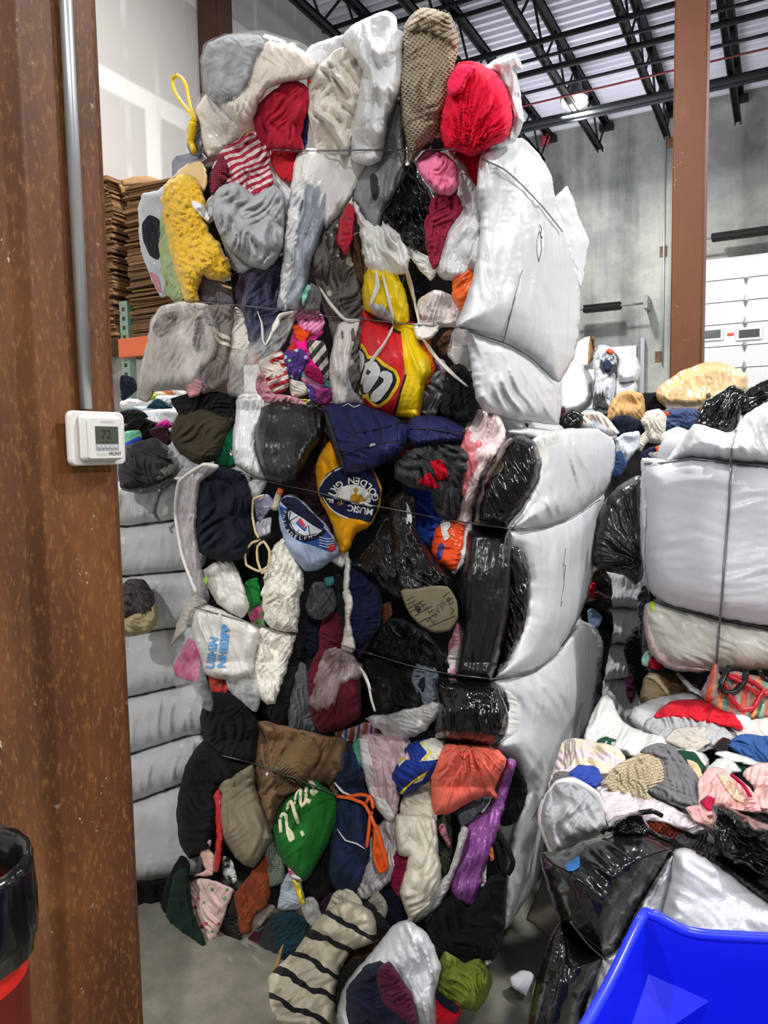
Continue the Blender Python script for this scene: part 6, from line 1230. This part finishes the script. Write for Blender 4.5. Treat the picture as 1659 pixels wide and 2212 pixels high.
part(I, 'red_tie', '1308,760 1316,752 1328,760 1322,766', cl('d84a2a'), t=.03)
part(I, 'blue_bag', '1304,784 1312,776 1320,784 1318,800 1306,802', cl('1f2a4a'), t=.04)
FB('clothing_bale', 'distant white bale beside the wall, upper', '1328,790 1346,770 1374,772 1382,796 1374,822 1336,826', WHITE(), 6.4, t=.2)
FB('clothing_bale', 'distant white bale beside the wall, lower', '1326,828 1372,824 1374,850 1360,872 1326,880', WHITE(), 6.4, t=.2)
for (x, d, w, h_) in ((1300, 6.0, 1.6, 1.95), (1440, 4.2, 1.9, 1.78)):
    q = P(x, 1000, d)
    o = box('clothing_bale', (float(q[0]) - w * (.85 if x == 1300 else .4), float(q[1]) + (-.1 if x == 1300 else .3), .03), (float(q[0]) + w * (.27 if x == 1300 else .6), float(q[1]) + (.85 if x == 1300 else 1.1), h_), cl('9a9a9e'), None, .08, 3)
    tag(o, {1300: 'grey bale under the distant white bales', 1440: 'grey bale under the tan bags of the far pile', 1500: 'grey bale under the shiny black bags of the far pile'}[x], 'bale')

# ---------------------------------------------------------------- foreground: blue tote and the lined can
BLU = plain('1420d8', .28)
zr = .965
def rimp(x, y, z): return P(x, y, float(plane_d(x, y, 2, z)))
A = rimp(1392, 2012, zr); Fp = rimp(1256, 2230, zr); Cp = rimp(1659, 2026, zr)
ex = Cp - A; ex /= np.linalg.norm(ex); ey = Fp - A; ey /= np.linalg.norm(ey)
Lx, Ly, dp = .62, .40, .56
def tb_(a, b, z): return A + ex * a + ey * b + np.array([0, 0, z])
ins = .045
def wall_strip(P0, P1, Q0, Q1, th):   # slab between rim line and floor line
    return P0, P1, Q0, Q1
TB = empty('plastic_tote', tuple(tb_(Lx / 2, Ly / 2, -dp)), 'bright blue plastic tote bin in the lower right foreground', 'bin')
bm = bmesh.new()
nx, ny, nz = 24, 16, 10
def rimz(a, b):   # raised corners
    return .022 * math.exp(-((a / .07) ** 2)) + .022 * math.exp(-(((Lx - a) / .07) ** 2)) if b in (0, Ly) else .022 * math.exp(-((b / .5) ** 2)) * 1.0
def wall(n0, fn):
    g = [[bm.verts.new(fn(i / n0, j / nz)) for j in range(nz + 1)] for i in range(n0 + 1)]
    for i in range(n0):
        for j in range(nz): bm.faces.new((g[i][j], g[i + 1][j], g[i + 1][j + 1], g[i][j + 1]))
def corner(t): return .03 * math.exp(-(t / .07) ** 2) + .03 * math.exp(-((1 - t) / .07) ** 2)
wall(nx, lambda s, k: tb_(Lx * s + (ins * (1 - 2 * s)) * k, ins * k, -dp * k + corner(s) * (1 - k)))
wall(nx, lambda s, k: tb_(Lx * s + (ins * (1 - 2 * s)) * k, Ly - ins * k, -dp * k + corner(s) * (1 - k)))
wall(ny, lambda s, k: tb_(ins * k, Ly * s + (ins * (1 - 2 * s)) * k, -dp * k + .03 * (1 - k) * math.exp(-(s / .3) ** 2)))
wall(ny, lambda s, k: tb_(Lx - ins * k, Ly * s + (ins * (1 - 2 * s)) * k, -dp * k + .03 * (1 - k) * math.exp(-(s / .3) ** 2)))
v = [bm.verts.new(tb_(a, b, -dp)) for a, b in ((ins, ins), (Lx - ins, ins), (Lx - ins, Ly - ins), (ins, Ly - ins))]; bm.faces.new(v)
bmesh.ops.remove_doubles(bm, verts=bm.verts[:], dist=.0008); bmesh.ops.recalc_face_normals(bm, faces=bm.faces[:])
me = bpy.data.meshes.new('shell'); bm.to_mesh(me); bm.free(); me.materials.append(BLU); me.polygons.foreach_set('use_smooth', np.ones(len(me.polygons), bool))
sh = bpy.data.objects.new('shell', me); COL.objects.link(sh); sh.parent = TB; sh.location = -np.array(TB['_o'])
md = sh.modifiers.new('thick', 'SOLIDIFY'); md.thickness = .006; md.offset = 0
md = sh.modifiers.new('bev', 'BEVEL'); md.width = .004; md.segments = 2; md.limit_method = 'ANGLE'
pr = [tb_(Lx * s, 0, corner(s)) for s in np.linspace(0, 1, 40)] + [tb_(Lx, Ly * s, .03 * math.exp(-(s / .3) ** 2)) for s in np.linspace(.05, 1, 14)] + [tb_(Lx * (1 - s), Ly, corner(s)) for s in np.linspace(.03, 1, 30)] + [tb_(0, Ly * (1 - s), .03 * math.exp(-((1 - s) / .3) ** 2)) for s in np.linspace(.05, 1, 14)]
link('rim', *tube_mesh(pr, .008, 8), plain('2a3af0', .25), TB, origin=tb_(0, 0, 0))
gv = [tb_(.009, .009, -.06), tb_(.10, .010, -.098), tb_(.010, .12, -.098), tb_(.012, .012, -.115), tb_(.055, .06, -.112)]
link('corner_gusset', gv, [(0, 4, 1), (0, 2, 4), (1, 4, 3), (4, 2, 3)], BLU, TB, flat=True, origin=gv[0])
# red can with a black liner, lower left
q = P(-105, 1990, 1.02); cxx, cyy, zt_ = float(q[0]), float(q[1]), float(P(0, 1872, 1.0)[2])
t = empty('trash_can', (cxx, cyy, 0), 'red trash can with black liner at the lower left corner', 'trash can')
rr_ = .098
def lath(name, prf, mat, k=40, wob=0.0):
    vs = []
    for i, (r_, z) in enumerate(prf):
        for j in range(k):
            a = 2 * math.pi * j / k; w = 1 + wob * float(noise(np.array([j * .9]), np.array([i * .6]), 3)[0]) if wob else 1
            vs.append((cxx + r_ * w * math.cos(a), cyy + r_ * w * math.sin(a), z))
    fs = [(i * k + j, i * k + (j + 1) % k, (i + 1) * k + (j + 1) % k, (i + 1) * k + j) for i in range(len(prf) - 1) for j in range(k)]
    return link(name, vs, fs, mat, t)
lath('can_body', [(.07, 0.0), (.075, .02), (.09, zt_ - .2), (.096, zt_ - .06), (.094, zt_ - .05), (.07, .03)], plain('c8200f', .4))
lath('liner', [(.08, zt_ - .06), (.09, zt_ - .01), (.1, zt_), (.106, zt_ - .02), (.104, zt_ - .06), (.107, zt_ - .10), (.103, zt_ - .135), (.099, zt_ - .13)], SHINY(), 60, .06)
